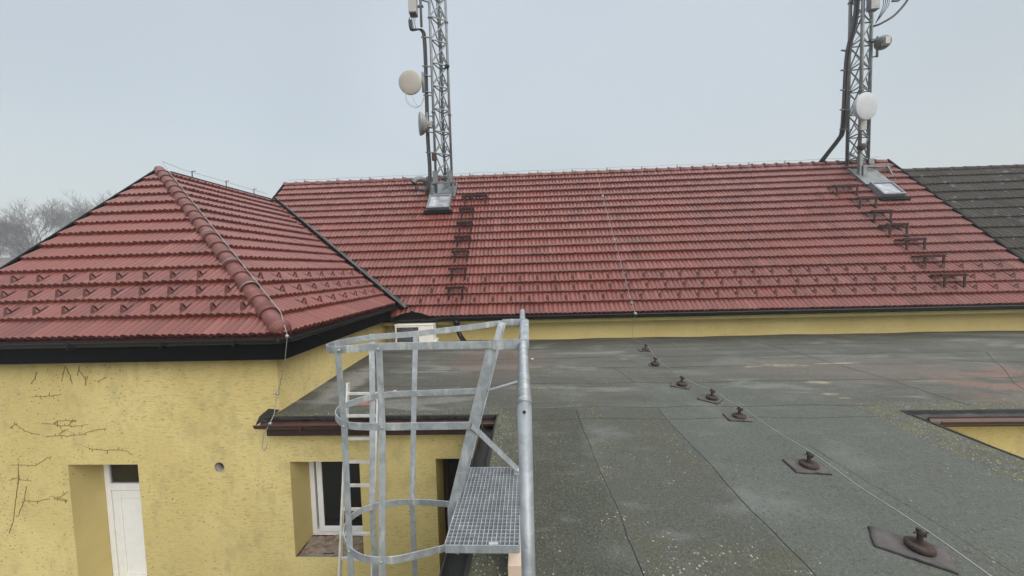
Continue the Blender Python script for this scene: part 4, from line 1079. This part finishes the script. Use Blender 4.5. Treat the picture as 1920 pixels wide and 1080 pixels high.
# ================================================================== LIGHTNING CONDUCTORS
def wire_thing(name, label, pts, r, mat='wire', group='lightning conductor wires'):
    t = thing(name, label, 'wire', pts[0], group)
    MB().tube(pts, r, 6).build('wire', mat, t); return t
WH = 0.185
t = wire_thing('lightning_wire', 'thin wire on short holders along the main red ridge', [(XL + 0.1 + (XR - XL - 0.3) * i / 60, RY, RZ + WH + 0.012 * math.sin(i * 1.3)) for i in range(61)], 0.005)
x = XL + 0.7
while x < XR - 0.4:
    m_ = MB(); m_.bar((x, RY, RZ + 0.10), (x, RY, RZ + WH + 0.015), 0.018, 0.018); m_.box((x - 0.03, RY - 0.015, RZ + 0.1), (x + 0.03, RY + 0.015, RZ + 0.14)); m_.build('holder', 'steel', t); x += 1.2
pts = [RP(2.457, RY - 0.05, 0.22)] + [RP(2.457, RY - 0.3 - (RY - 8.75 - 0.3) * i / 20, 0.095 + 0.012 * math.sin(i * 1.9)) for i in range(21)] + [Vector((2.457, 8.46, -1.10)), Vector((2.455, 8.44, -1.16))]
t = wire_thing('lightning_wire', 'thin pale wire running down the red roof slope to the gutter', pts, 0.0045)
for yy in (8.78, 10.4, 11.9):
    p = RP(2.457, yy, 0.09); m_ = MB(); m_.box((p.x - 0.03, p.y - 0.02, p.z - 0.03), (p.x + 0.03, p.y + 0.02, p.z + 0.03)); m_.build('clamp', 'wire', t)
m_ = MB(); m_.lathe([(0.0, -0.04), (0.035, -0.035), (0.035, 0.035), (0.0, 0.04)], (2.456, 8.43, -1.12), (0, 1, 0), 10); m_.build('gutter_clamp', 'wire', t)
AN = [(2.50, 7.80), (2.36, 6.82), (2.415, 5.77), (2.61, 5.22), (2.645, 4.61), (2.67, 3.51), (2.65, 2.505)]
pts = [Vector((2.455, 8.45, -1.18)), Vector((2.46, 8.60, -1.40)), Vector((2.47, 8.70, -1.70)), Vector((2.48, 8.55, zb(8.5) + 0.06)), Vector((2.52, 8.0, zb(8.0) + 0.06))]
for i, (x, y) in enumerate(AN):
    h = 0.095 + 0.006 * i
    pts.append(Vector((x + 0.035, y, zb(y) + h)))
    if i < 6:
        x2, y2 = AN[i + 1]; pts.append(Vector(((x + x2) / 2 + 0.035, (y + y2) / 2, zb((y + y2) / 2) + h - 0.012)))
pts += [Vector((2.69, 1.6, zb(1.6) + 0.09)), Vector((2.72, 0.4, zb(0) + 0.10)), Vector((2.7, -1.5, zb(-1.5) + 0.1))]
t = wire_thing('lightning_wire', 'pale wire strung along the rusty holders across the flat roof', curve(pts, 5), 0.005)
# wing: ridge, hip and drop to the low gutter
pts = [(WX0 + 0.02, 12.3, AZ + 0.2), (WX0 + 0.02, 10.5, AZ + 0.21), (WX0 + 0.02, 9.2, AZ + 0.21)]
pts.append(tuple(AP + Vector((0.1, -0.02, 0.24))))
for i in range(1, 13):
    q = AP + (CO - AP) * (i / 12.4); pts.append((q.x + 0.075, q.y + 0.0, q.z + 0.205))
pts += [(-3.20, 4.63, -0.80), (-3.20, 4.62, -0.86), (-3.30, 4.70, -1.15), (-3.46, 4.80, -1.52), (-3.545, 4.85, -1.66), (-3.50, 4.70, -1.90), (-3.52, 4.63, -2.0), (-3.57, 4.58, -2.12), (-3.60, 4.57, -2.30), (-3.575, 4.57, -2.34), (-3.54, 4.57, -2.30), (-3.52, 4.60, -2.17)]
t = wire_thing('lightning_wire', 'wire over the wing ridge, down the hip and the yellow corner to the brown gutter', pts, 0.0052)
for p in ((-3.20, 4.63, -0.815), (-3.545, 4.85, -1.66), (-3.52, 4.64, -2.0)):
    m_ = MB(); m_.lathe([(0.0, -0.02), (0.022, -0.016), (0.022, 0.016), (0.0, 0.02)], p, (0.2, -1, 0.2), 10); m_.build('clamp', 'wire', t)
for y in (9.5, 10.6, 11.7):
    m_ = MB(); m_.bar((WX0 + 0.02, y, AZ + 0.05), (WX0 + 0.02, y, AZ + 0.24), 0.02, 0.02); m_.bar((WX0 + 0.02, y, AZ + 0.23), (WX0 + 0.10, y + 0.02, AZ + 0.24), 0.02, 0.02); m_.build('holder', 'steel', t)
for i in (7, 9, 10.4):
    q = AP + (CO - AP) * (i / 12.4); m_ = MB()
    vs = []
    for k in range(11):
        a = math.pi * k / 10; vs.append(q + hd * 0.01 + sdv * math.cos(a) * 0.142 + uv * (math.sin(a) * 0.137) + Vector((0, 0, 0.06)))
    m_.ribbon(vs, 0.022, 0.004, tuple(hd)); m_.build('hip_strap', 'wiredark', t)

# ================================================================== WIRE HOLDERS ON THE FLAT ROOF
lab = ['nearest the yellow wall', 'second from the yellow wall', 'third from the yellow wall', 'in the middle of the row', 'third from the foreground', 'on a torn felt patch, second from the foreground', 'largest in view on a wide patch in the foreground']
rot = [0.1, 0.2, 0.5, 0.78, 0.15, 0.12, 0.62]
PS = [(0.34, 0.26), (0.24, 0.2), (0.40, 0.26), (0.40, 0.34), (0.40, 0.30), (0.44, 0.32), (0.58, 0.34)]
for i, (x, y) in enumerate(AN):
    z = zb(y) + 0.006
    t = thing('wire_holder', 'rusty disc-footed wire holder, ' + lab[i], 'wire holder', (x, y, z), 'rusty wire holders on the flat roof')
    r = 0.078
    c = Vector((x - 0.02, y - 0.01, z + 0.006))
    MB().lathe([(r * 0.96, 0.0), (r, 0.012), (r * 0.97, 0.032), (r * 0.8, 0.040), (r * 0.35, 0.044), (0.03, 0.046)], c, (0.03, -0.02, 1), 28).build('base_disc', 'rust', t)
    m_ = MB(); m_.lathe([(0.024, 0.03), (0.018, 0.05), (0.016, 0.10), (0.019, 0.125), (0.012, 0.135)], c, (0.02, 0.02, 1), 10)
    m_.box((c.x - 0.018, c.y - 0.011, c.z + 0.105), (c.x - 0.003, c.y + 0.011, c.z + 0.142)); m_.box((c.x + 0.012, c.y - 0.012, c.z + 0.085), (c.x + 0.034, c.y + 0.010, c.z + 0.115)); m_.tube([(c.x - 0.04, c.y, c.z + 0.112), (c.x + 0.05, c.y, c.z + 0.112)], 0.006, 6)
    m_.build('post', 'rustdark', t)
    # felt patch under the foot
    a = rot[i]; ca, sa = math.cos(a), math.sin(a); sx, sy = PS[i][0] * 0.66, PS[i][1] * 0.70; rgp = random.Random(i + 40); vs = []; fs = []; nn = 10
    cx, cy = (x - 0.05, y - 0.015) if i < 6 else (x - 0.07, y)
    for jj in range(nn + 1):
        for ii in range(nn + 1):
            u = (ii / nn - 0.5) * sx; v = (jj / nn - 0.5) * sy
            if ii in (0, nn): u += rgp.uniform(-0.004, 0.004)
            if jj in (0, nn): v += rgp.uniform(-0.004, 0.004)
            px, py = cx + u * ca - v * sa * -1, cy - u * sa + v * ca
            ed = 0.0 if 0 < ii < nn and 0 < jj < nn else rgp.uniform(-0.002, 0.006)
            vs.append((px, py, zb(py) + 0.012 + 0.008 * math.sin(1.7 * px + 0.6) * math.sin(1.3 * py) + 0.005 * math.sin(4.1 * px + 2.2 * py) + ed))
    for jj in range(nn):
        for ii in range(nn):
            b0 = jj * (nn + 1) + ii; fs.append((b0, b0 + 1, b0 + nn + 2, b0 + nn + 1))
    m_ = MB(); m_.add(vs, fs, True)
    rim = [ii for ii in range(nn + 1)] + [jj * (nn + 1) + nn for jj in range(1, nn + 1)] + [nn * (nn + 1) + ii for ii in range(nn - 1, -1, -1)] + [jj * (nn + 1) for jj in range(nn - 1, 0, -1)]
    lo = [Vector(vs[k]) - Vector((0, 0, 0.016)) for k in rim]; o0 = len(m_.v); m_.v += lo
    for k in range(len(rim)):
        k2 = (k + 1) % len(rim); m_.f.append((rim[k], o0 + k, o0 + k2, rim[k2])); m_.sm.append(False)
    pt = m_.build('felt_patch', 'patch', t)
    m_ = MB(); ctr = Vector((cx, cy, 0))
    edge = [Vector(vs[k]) for k in range(nn + 1)] if True else []
    for k in (list(range(nn + 1)),) + (([jj * (nn + 1) for jj in range(nn + 1)],) if i in (5, 4, 6) else ([jj * (nn + 1) + nn for jj in range(nn + 1)],)):
        m_.tube([Vector(vs[q]) - Vector((0, 0, 0.009)) for q in k], 0.0065, 5)
    m_.build('patch_edge', 'seam', t)

# ================================================================== CAGED LADDER WITH EXIT PLATFORM
cage = thing('caged_ladder', 'galvanised caged ladder with handrail and grating platform in the foreground', 'ladder', (-0.6, 2.8, GZ))
def hoop(pts, name='hoop', w_=0.055):
    MB().ribbon(curve(pts, 5), w_, 0.008).build(name, 'galv', cage, bevel=0.0015)
hoop([(-0.028, 2.56, -0.54), (-0.6, 2.558, -0.54), (-1.08, 2.555, -0.54), (-1.30, 2.545, -0.55), (-1.44, 2.58, -0.562), (-1.56, 2.70, -0.575), (-1.62, 2.90, -0.59), (-1.60, 3.09, -0.60), (-1.52, 3.235, -0.606), (-1.40, 3.315, -0.605), (-1.08, 3.385, -0.597), (-0.6, 3.49, -0.565), (-0.27, 3.565, -0.54), (-0.034, 3.572, -0.54)])
hoop([(-0.435, 2.558, -1.13), (-0.8, 2.553, -1.13), (-1.12, 2.551, -1.13), (-1.34, 2.572, -1.13), (-1.45, 2.64, -1.13), (-1.55, 2.755, -1.13), (-1.597, 2.89, -1.13), (-1.575, 2.99, -1.13), (-1.50, 3.114, -1.13), (-1.385, 3.205, -1.13), (-1.20, 3.25, -1.13), (-0.8, 3.275, -1.13), (-0.435, 3.31, -1.13)])
hoop([(-0.585, 2.575, -2.05), (-0.82, 2.49, -2.05), (-1.04, 2.43, -2.05), (-1.25, 2.455, -2.05), (-1.42, 2.575, -2.05), (-1.52, 2.74, -2.05), (-1.525, 2.89, -2.05), (-1.44, 2.99, -2.05), (-1.286, 3.05, -2.05), (-1.10, 3.075, -2.05), (-0.86, 3.06, -2.05), (-0.605, 3.025, -2.05)])
hoop([(-0.585, 2.575, -3.3), (-0.82, 2.49, -3.3), (-1.04, 2.43, -3.3), (-1.25, 2.455, -3.3), (-1.42, 2.575, -3.3), (-1.52, 2.74, -3.3), (-1.525, 2.89, -3.3), (-1.44, 2.99, -3.3), (-1.286, 3.05, -3.3), (-1.10, 3.075, -3.3), (-0.86, 3.06, -3.3), (-0.605, 3.025, -3.3)])
def strap(ps, wd): MB().ribbon([Vector(p) for p in ps], 0.048, 0.006, wd).build('cage_strap', 'galv', cage, bevel=0.001)
strap([(-1.385, 2.535, -0.53), (-1.385, 2.57, -1.13), (-1.365, 2.52, -2.06), (-1.36, 2.52, -3.4)], (0.99, -0.1, 0.0))
strap([(-1.085, 2.545, -0.52), (-1.085, 2.540, -1.13), (-1.085, 2.425, -2.06), (-1.085, 2.42, -3.4)], (1, 0, 0))
strap([(-1.475, 3.31, -0.58), (-1.445, 3.20, -1.13), (-1.42, 3.03, -2.06), (-1.42, 3.02, -3.4)], (0.95, 0.35, 0))
strap([(-1.08, 3.392, -0.58), (-1.08, 3.268, -1.13), (-1.08, 3.083, -2.06), (-1.08, 3.08, -3.4)], (1, 0, 0))
bolt0 = None
for hz_, sp_ in ((-0.555, ((-1.37, 2.527), (-1.085, 2.535))), (-1.13, ((-1.385, 2.562), (-1.085, 2.532))), (-2.05, ((-1.365, 2.51), (-1.085, 2.415)))):
    for bx_, by_ in sp_:
        if bolt0 is None:
            bolt0 = MB().lathe([(0.011, 0.0), (0.011, 0.007), (0.005, 0.009)], (bx_, by_, hz_), (0, -1, 0), 6).build('bolt', 'galv', cage); bref = (bx_, by_, hz_)
        else:
            b_ = bolt0.copy(); COL.objects.link(b_); b_.parent = cage; b_.location = (bx_ - bref[0], by_ - bref[1], hz_ - bref[2])
# stringers: bent channels
def channel(pts, yn, name='stringer'):
    mb = MB(); P = [Vector(p) for p in pts]
    for a, b in zip(P[:-1], P[1:]):
        d = (b - a).normalized(); wv = Vector((d.z, 0, -d.x)).normalized()
        if wv.x < 0: wv = -wv
        mb.bar(a, b, 0.006, 0.072, tuple(wv))
        for s_ in (-1, 1):
            o = wv * 0.034 * s_ + Vector((0, yn * 0.021, 0)); mb.bar(a + o, b + o, 0.034, 0.0055, tuple(wv))
    return mb.build(name, 'galv', cage, bevel=0.001)
channel([(-0.262, 2.568, -0.53), (-0.600, 2.568, -1.77)], 1)
channel([(-0.600, 2.568, -1.77), (-0.600, 2.568, GZ)], 1)
channel([(-0.262, 3.553, -0.53), (-0.600, 3.04, -1.77)], -1)
channel([(-0.600, 3.04, -1.77), (-0.600, 3.04, GZ)], -1)
z = -1.95
while z > GZ + 0.2:
    MB().bar((-0.60, 2.575, z), (-0.60, 3.034, z), 0.03, 0.025).build('rung', 'galv', cage); z -= 0.28
# handrail
mb = MB(); mb.tube([(-0.028, 1.42, -2.0), (-0.026, 1.42, -0.545)], 0.029, 20, True, None, (-0.078, 4.55, -0.545)); mb.tube([(-0.026, 1.42, -0.545), (-0.078, 4.55, -0.545), (-0.078, 4.62, -0.62), (-0.078, 4.62, zb(4.6))], 0.0305, 20, True, (-0.028, 1.42, -2.0))
mb.lathe([(0.06, 0), (0.06, 0.008)], (-0.028, 1.42, zb(1.42) + 0.012), (0, 0, 1), 14)
hr = mb.build('handrail', 'galv', cage)
MB().lathe([(0.0065, 0.0), (0.0065, 0.002)], (-0.0265, 1.3903, -0.562), (0, -1, 0), 12).build('hole', 'dark', hr)
MB().tube([(-0.058, 3.42, zb(3.4)), (-0.058, 3.42, -0.56)], 0.024, 12).build('post', 'galv', cage)
mb = MB(); mb.box((-0.062, 2.566, -0.516), (-0.008, 3.566, -0.508)); mb.box((-0.008, 2.566, -0.565), (-0.002, 3.566, -0.509)); mb.build('end_plate', 'galv', cage)
MB().box((-0.26, 2.548, -0.575), (-0.005, 2.5555, -0.502)).build('lug', 'galv', cage); MB().box((-0.26, 3.5765, -0.575), (-0.02, 3.584, -0.502)).build('lug', 'galv', cage)
mb = MB(); mb.lathe([(0.008, 0.0), (0.008, 0.02)], (0.004, 2.2, -0.56), (1, 0, 0), 8); mb.build('bolt', 'galv', hr)
# braces
mb = MB(); mb.bar((-0.425, 2.535, -1.125), (-0.12, 2.92, -1.672), 0.045, 0.008, (0.6, -0.6, 0.5)); mb.build('brace', 'galv', cage)
mb = MB(); mb.bar((-0.41, 3.31, -1.13), (-0.06, 3.40, -1.06), 0.03, 0.008, (0, 0, 1)); mb.build('brace', 'galv', cage)
mb = MB(); mb.box((-0.15, 2.88, -1.697), (-0.095, 2.95, -1.685)); mb.lathe([(0.014, 0), (0.014, 0.014), (0.006, 0.016), (0.006, 0.03)], (-0.12, 2.915, -1.68), (0, 0, 1), 6); mb.build('bolt', 'galv', cage)
# grating
px0, px1, py0, py1, pz = -0.553, -0.098, 2.14, 3.01, -1.70
plat = MB()
plat.box((px0, py0 - 0.006, pz - 0.05), (px1, py0, pz)); plat.box((px0, py1, pz - 0.05), (px1, py1 + 0.006, pz)); plat.box((px0 - 0.006, py0, pz - 0.05), (px0, py1, pz)); plat.box((px1, py0, pz - 0.05), (px1 + 0.006, py1, pz))
pf = plat.build('platform', 'galv', cage)
gt = MB(); ny = 26
for i in range(1, ny): y = py0 + (py1 - py0) * i / ny; gt.box((px0, y - 0.0015, pz - 0.032), (px1, y + 0.0015, pz - 0.001))
nx = 16
for i in range(1, nx): x = px0 + (px1 - px0) * i / nx; gt.box((x - 0.0022, py0, pz - 0.0065), (x + 0.0022, py1, pz + 0.0005))
gt.build('grating', 'galv', pf)
mb = MB(); mb.add([(px0 + 0.27, py0 - 0.001, pz + 0.002), (px0 + 0.33, py0 - 0.001, pz + 0.002), (px0 + 0.33, py0 + 0.02, pz + 0.004), (px0 + 0.27, py0 + 0.02, pz + 0.004)], [(0, 1, 2, 3)]); mb.build('maker_plate', 'galv', pf)
mb = MB(); mb.bar((-0.52, 2.575, pz - 0.06), (-0.52, 3.03, pz - 0.06), 0.04, 0.018); mb.bar((-0.61, 2.60, -1.95), (-0.45, 2.60, -1.76), 0.05, 0.03); mb.build('bracket', 'galv', cage)

tb = MB().box((-0.172, 2.19, -1.975), (-0.082, 3.20, -1.875)).build('timber_beam', 'wood', None, bevel=0.004, loc=(-0.127, 2.69, -1.975))
tag(tb, 'short pale squared timber lying under the grating platform on the flat roof', 'timber')

# ================================================================== ALUMINIUM LADDER
al = thing('aluminium_ladder', 'slim bright aluminium ladder leaning on the brown gutter behind the cage', 'ladder', (-2.2, 4.05, GZ))
def ly(z): return 4.605 + 0.2 * (z + 2.05)
for x in (-2.455, -2.035):
    mb = MB(); mb.bar((x, ly(GZ), GZ), (x, ly(-1.48), -1.48) if x < -2.2 else (x, ly(-1.62), -1.62), 0.024, 0.062, (0, 1, 0)); mb.build('rail', 'alu', al)
    if x > -2.2:
        mb = MB(); mb.box((x - 0.015, ly(-3.0) - 0.036, -3.03), (x + 0.015, ly(-3.0) + 0.036, -2.98)); mb.build('green_band', simple('green_tape', (0.03, 0.22, 0.15), 0.5), al)
z = -1.62
while z > GZ + 0.15:
    MB().bar((-2.442, ly(z), z), (-2.048, ly(z), z), 0.03, 0.03).build('rung', 'alu', al); z -= 0.283

# ================================================================== SMALL THINGS ON THE ROOF
ac = thing('air_conditioner', 'cream air conditioning outdoor unit standing at the yellow wall', 'air conditioner', (-2.7, 8.4, zb(8.4)))
a0, a1, b0, b1, c0_, c1 = -3.14, -2.24, 8.30, 8.64, -1.80, -1.27
MB().box((a0, b0, c0_), (a1, b1, c1)).build('casing', 'acwhite', ac, bevel=0.015)
mb = MB(); mb.box((a0 - 0.008, b0 - 0.012, c1 + 0.001), (a1 + 0.008, b1 + 0.012, c1 + 0.022)); mb.build('lid', 'acwhite', ac, bevel=0.006)
MB().box((a0 + 0.05, b0 - 0.008, c0_ + 0.04), (a0 + 0.56, b0 - 0.001, c1 - 0.04)).build('front_grille', 'acdark', ac)
mb = MB(); cx, cz = a0 + 0.305, (c0_ + c1) / 2
for r_ in (0.07, 0.12, 0.17, 0.215):
    mb.tube([(cx + r_ * math.cos(2 * math.pi * k / 24), b0 - 0.014, cz + r_ * math.sin(2 * math.pi * k / 24)) for k in range(25)], 0.004, 4, False)
for k in range(12): mb.bar((cx, b0 - 0.014, cz), (cx + 0.22 * math.cos(k * math.pi / 6), b0 - 0.014, cz + 0.22 * math.sin(k * math.pi / 6)), 0.004, 0.004, (0, 1, 0))
mb.build('fan_guard', 'joint', ac)
for x in (a0 + 0.1, a1 - 0.16): MB().box((x, b0 - 0.05, zb(8.3) - 0.01), (x + 0.06, b1 + 0.03, c0_ - 0.001)).build('foot', 'acwhite', ac)
mb = MB(); mb.box((a1 + 0.001, b0 + 0.06, c0_ + 0.02), (a1 + 0.06, b1 - 0.04, c0_ + 0.18)); mb.build('valve_cover', 'acwhite', ac, bevel=0.01)
mb = MB(); mb.tube(curve([(a0 - 0.34, 8.97, -1.25), (a0 - 0.32, 8.95, -1.45), (a0 - 0.22, 8.8, -1.7), (a0 - 0.1, 8.7, -1.76), (a0 + 0.02, 8.6, -1.72)]), 0.014, 6); mb.tube(curve([(a0 - 0.30, 8.97, -1.25), (a0 - 0.26, 8.93, -1.5), (a0 - 0.14, 8.75, -1.68), (a0 + 0.02, 8.62, -1.66)]), 0.012, 6); mb.build('pipe', 'acwhite', ac)

dp = thing('downpipe', 'short black downpipe curving from the long gutter onto the flat roof', 'downpipe', (-1.6, 8.5, zb(8.5)))
mb = MB(); mb.tube(curve([(-1.72, 8.52, -1.17), (-1.72, 8.53, -1.34), (-1.70, 8.60, -1.48), (-1.62, 8.55, -1.62), (-1.50, 8.40, zb(8.4) + 0.10), (-1.40, 8.24, zb(8.2) + 0.055)], 6), 0.055, 12); mb.build('pipe', 'gutter', dp)
MB().lathe([(0.075, 0.0), (0.07, 0.06), (0.058, 0.10)], (-1.72, 8.52, -1.30), (0, 0, 1), 14).build('outlet', 'gutter', dp)

bk = MB().box((-2.62, 5.12, zb(5.1) + 0.002), (-2.38, 5.24, zb(5.1) + 0.07)); bo = bk.build('brick', 'brickred', None, bevel=0.004, loc=(-2.5, 5.18, zb(5.1)))
bo.rotation_euler = (0, 0, 0.15); tag(bo, 'single pinkish brick lying on the low roof behind the aluminium ladder', 'brick')
st = MB().bar((-2.40, 5.22, zb(5.2) + 0.02), (-2.15, 5.62, zb(5.6) + 0.03), 0.035, 0.02).build('wood_stick', 'wood', None, loc=(-2.28, 5.4, zb(5.4)))
tag(st, 'thin stick lying beside the brick on the low roof', 'stick')

# ================================================================== DEAD CREEPER ON THE WING WALL
CREEP = [('forked stem of dead creeper hanging just under the black fascia', [[(-6.778,-1.234),(-6.821,-1.358),(-6.864,-1.475)], [(-6.780,-1.256),(-6.717,-1.389),(-6.700,-1.521)], [(-6.565,-1.238),(-6.603,-1.390)]]),
 ('small Y-shaped creeper twig under the fascia, right of the forked stem', [[(-6.552,-1.340),(-6.481,-1.465),(-6.502,-1.524)], [(-6.452,-1.400),(-6.481,-1.465)]]),
 ('short slanting creeper twig under the fascia, leftmost of all', [[(-7.224,-1.322),(-7.274,-1.425),(-7.343,-1.495)]]),
 ('faint slanting creeper twig under the fascia, rightmost of all', [[(-6.307,-1.483),(-6.157,-1.419)]]),
 ('single level creeper stem on the upper part of the yellow wall', [[(-7.348,-1.690),(-7.178,-1.692),(-7.007,-1.682),(-6.883,-1.666)]]),
 ('hooked creeper stem on the yellow wall near the left picture edge', [[(-7.749,-2.163),(-7.656,-2.101),(-7.512,-2.210),(-7.392,-2.253),(-7.283,-2.262)]]),
 ('pair of level branching creeper stems across the middle of the yellow wall', [[(-7.242,-2.090),(-7.051,-2.109),(-6.945,-2.137),(-6.746,-2.145),(-6.521,-2.123)], [(-7.051,-2.109),(-6.985,-2.065),(-6.844,-2.052),(-6.737,-2.060)], [(-6.822,-2.141),(-6.770,-2.075),(-6.683,-2.053)], [(-7.194,-2.300),(-6.991,-2.282),(-6.853,-2.293),(-6.604,-2.265),(-6.445,-2.211),(-6.228,-2.183)], [(-6.990,-2.274),(-6.907,-2.215),(-6.827,-2.189)]]),
 ('drooping creeper stem just above the white door', [[(-6.576,-2.460),(-6.457,-2.499),(-6.258,-2.508),(-6.044,-2.505),(-5.940,-2.532),(-5.861,-2.588)]]),
 ('tall upright creeper stem with side shoots left of the white door', [[(-7.673,-2.698),(-7.695,-2.966),(-7.780,-3.302),(-7.848,-3.608),(-7.938,-3.796)], [(-7.786,-2.724),(-7.409,-2.742),(-7.263,-2.660),(-7.136,-2.594)], [(-7.847,-2.965),(-7.704,-2.925),(-7.673,-2.959),(-7.501,-2.966)]]),
 ('creeper stem with a long level branch ending at the door reveal', [[(-7.579,-3.050),(-7.630,-3.268),(-7.770,-3.533)], [(-7.631,-3.275),(-7.467,-3.295),(-7.220,-3.251)], [(-7.216,-3.208),(-7.081,-3.241),(-6.933,-3.134)], [(-7.081,-3.241),(-6.95,-3.275)], [(-7.151,-3.251),(-6.948,-3.285)]])]
for lb, pls in CREEP:
    mb = MB(); rg = random.Random(len(lb))
    for pl in pls:
        P = []
        for (xa, za), (xb_, zb_) in zip(pl[:-1], pl[1:]):
            for k in range(5):
                q = k / 5; P.append((xa + (xb_ - xa) * q + rg.uniform(-.006, .006), WY - 0.004, za + (zb_ - za) * q + rg.uniform(-.006, .006)))
        P.append((pl[-1][0], WY - 0.004, pl[-1][1])); n = len(P)
        mb.tube(P, [0.0040 * (0.55 + 0.45 * math.sin(math.pi * (0.15 + 0.8 * i / n))) for i in range(n)], 5)
        for i in range(2, n - 1, 2):
            if rg.random() < 0.55:
                s_ = rg.choice((-1, 1)); L_ = rg.uniform(0.015, 0.05); mb.tube([P[i], (P[i][0] + rg.uniform(-.02, .02), WY - 0.003, P[i][2] + s_ * L_)], 0.003, 4)
    ob = mb.build('dead_creeper', 'creeper', None, loc=(pls[0][0][0], WY, pls[0][0][1]))
    tag(ob, lb, 'creeper', 'dead creeper stems on the yellow wall')

# ================================================================== BACKGROUND
def bare_tree(name, label, x, y, H, seed, spread):
    t = thing(name, label, 'tree', (x, y, GZ), 'bare trees behind the wing')
    rg = random.Random(seed); tr = MB(); cr_ = MB()
    def grow(p, d, L, r, lev):
        n = 3; pts = [p]; c = p; dd = d.copy()
        for i in range(n):
            dd = (dd + Vector((rg.gauss(0, .10), rg.gauss(0, .10), rg.gauss(0.02, .07)))).normalized(); c = c + dd * L / n; pts.append(c)
        r1 = r * 0.62
        (tr if lev < 2 else cr_).tube(pts, [r + (r1 - r) * i / n for i in range(n + 1)], 6 if lev < 2 else (4 if lev < 4 else 3), False)
        if lev >= 7: return
        nb = 2 if lev < 1 else (4 if 2 < lev < 6 else 3)
        for b in range(nb):
            ax = dd.orthogonal().normalized(); ax = Matrix.Rotation(rg.uniform(0, 6.283), 3, dd) @ ax
            ang = rg.uniform(.28, .62) * spread * (0.45 if b == 0 else 1.0)
            nd = (Matrix.Rotation(ang, 3, ax) @ dd); nd = (nd + Vector((0, 0, 0.10))).normalized()
            st = pts[-1] if b == 0 or lev < 2 else pts[rg.choice((1, 2, 3))]
            grow(st, nd, L * rg.uniform(.66, .86), max(r1 * rg.uniform(.7, .95), 0.018), lev + 1)
    grow(Vector((x, y, GZ)), Vector((0, 0, 1)), H * 0.25, H * 0.022, 0)
    tr.build('trunk', 'bark', t); cr_.build('crown', 'bark', t)
    return t
bare_tree('bare_tree', 'leafless grey tree with wide crown behind the wing roof edge', -80.0, 60.0, 22.0, 5, 1.25)
bare_tree('bare_tree', 'leafless tree rising higher up behind the slanting wing verge', -86.0, 69.0, 25.5, 21, 1.2)
bare_tree('bare_tree', 'leafless low tree at the left picture edge behind the wing', -93.0, 62.0, 17.0, 14, 1.3)
fh = thing('distant_house', 'distant grey-roofed house half hidden behind the wing roof', 'house', (-78, 55, GZ))
mb = MB(); mb.box((-92, 49.5, GZ), (-65, 61, -1.4)); mb.build('wall', 'offwhite', fh)
mb = MB(); mb.add([(-92.8, 48.5, -1.7), (-64, 48.5, -1.7), (-64, 55.5, 4.0), (-92.8, 55.5, 4.0), (-64, 62.5, -1.7), (-92.8, 62.5, -1.7)], [(0, 1, 2, 3), (3, 2, 4, 5), (0, 3, 5), (1, 4, 2)])
mb.build('roof', 'fieldroof', fh)

# ================================================================== FOG
hz = MB().box((-900, -300, GZ - 1.0), (900, 1200.5, 16.0)).build('haze', 'haze'); hz['kind'] = 'stuff'
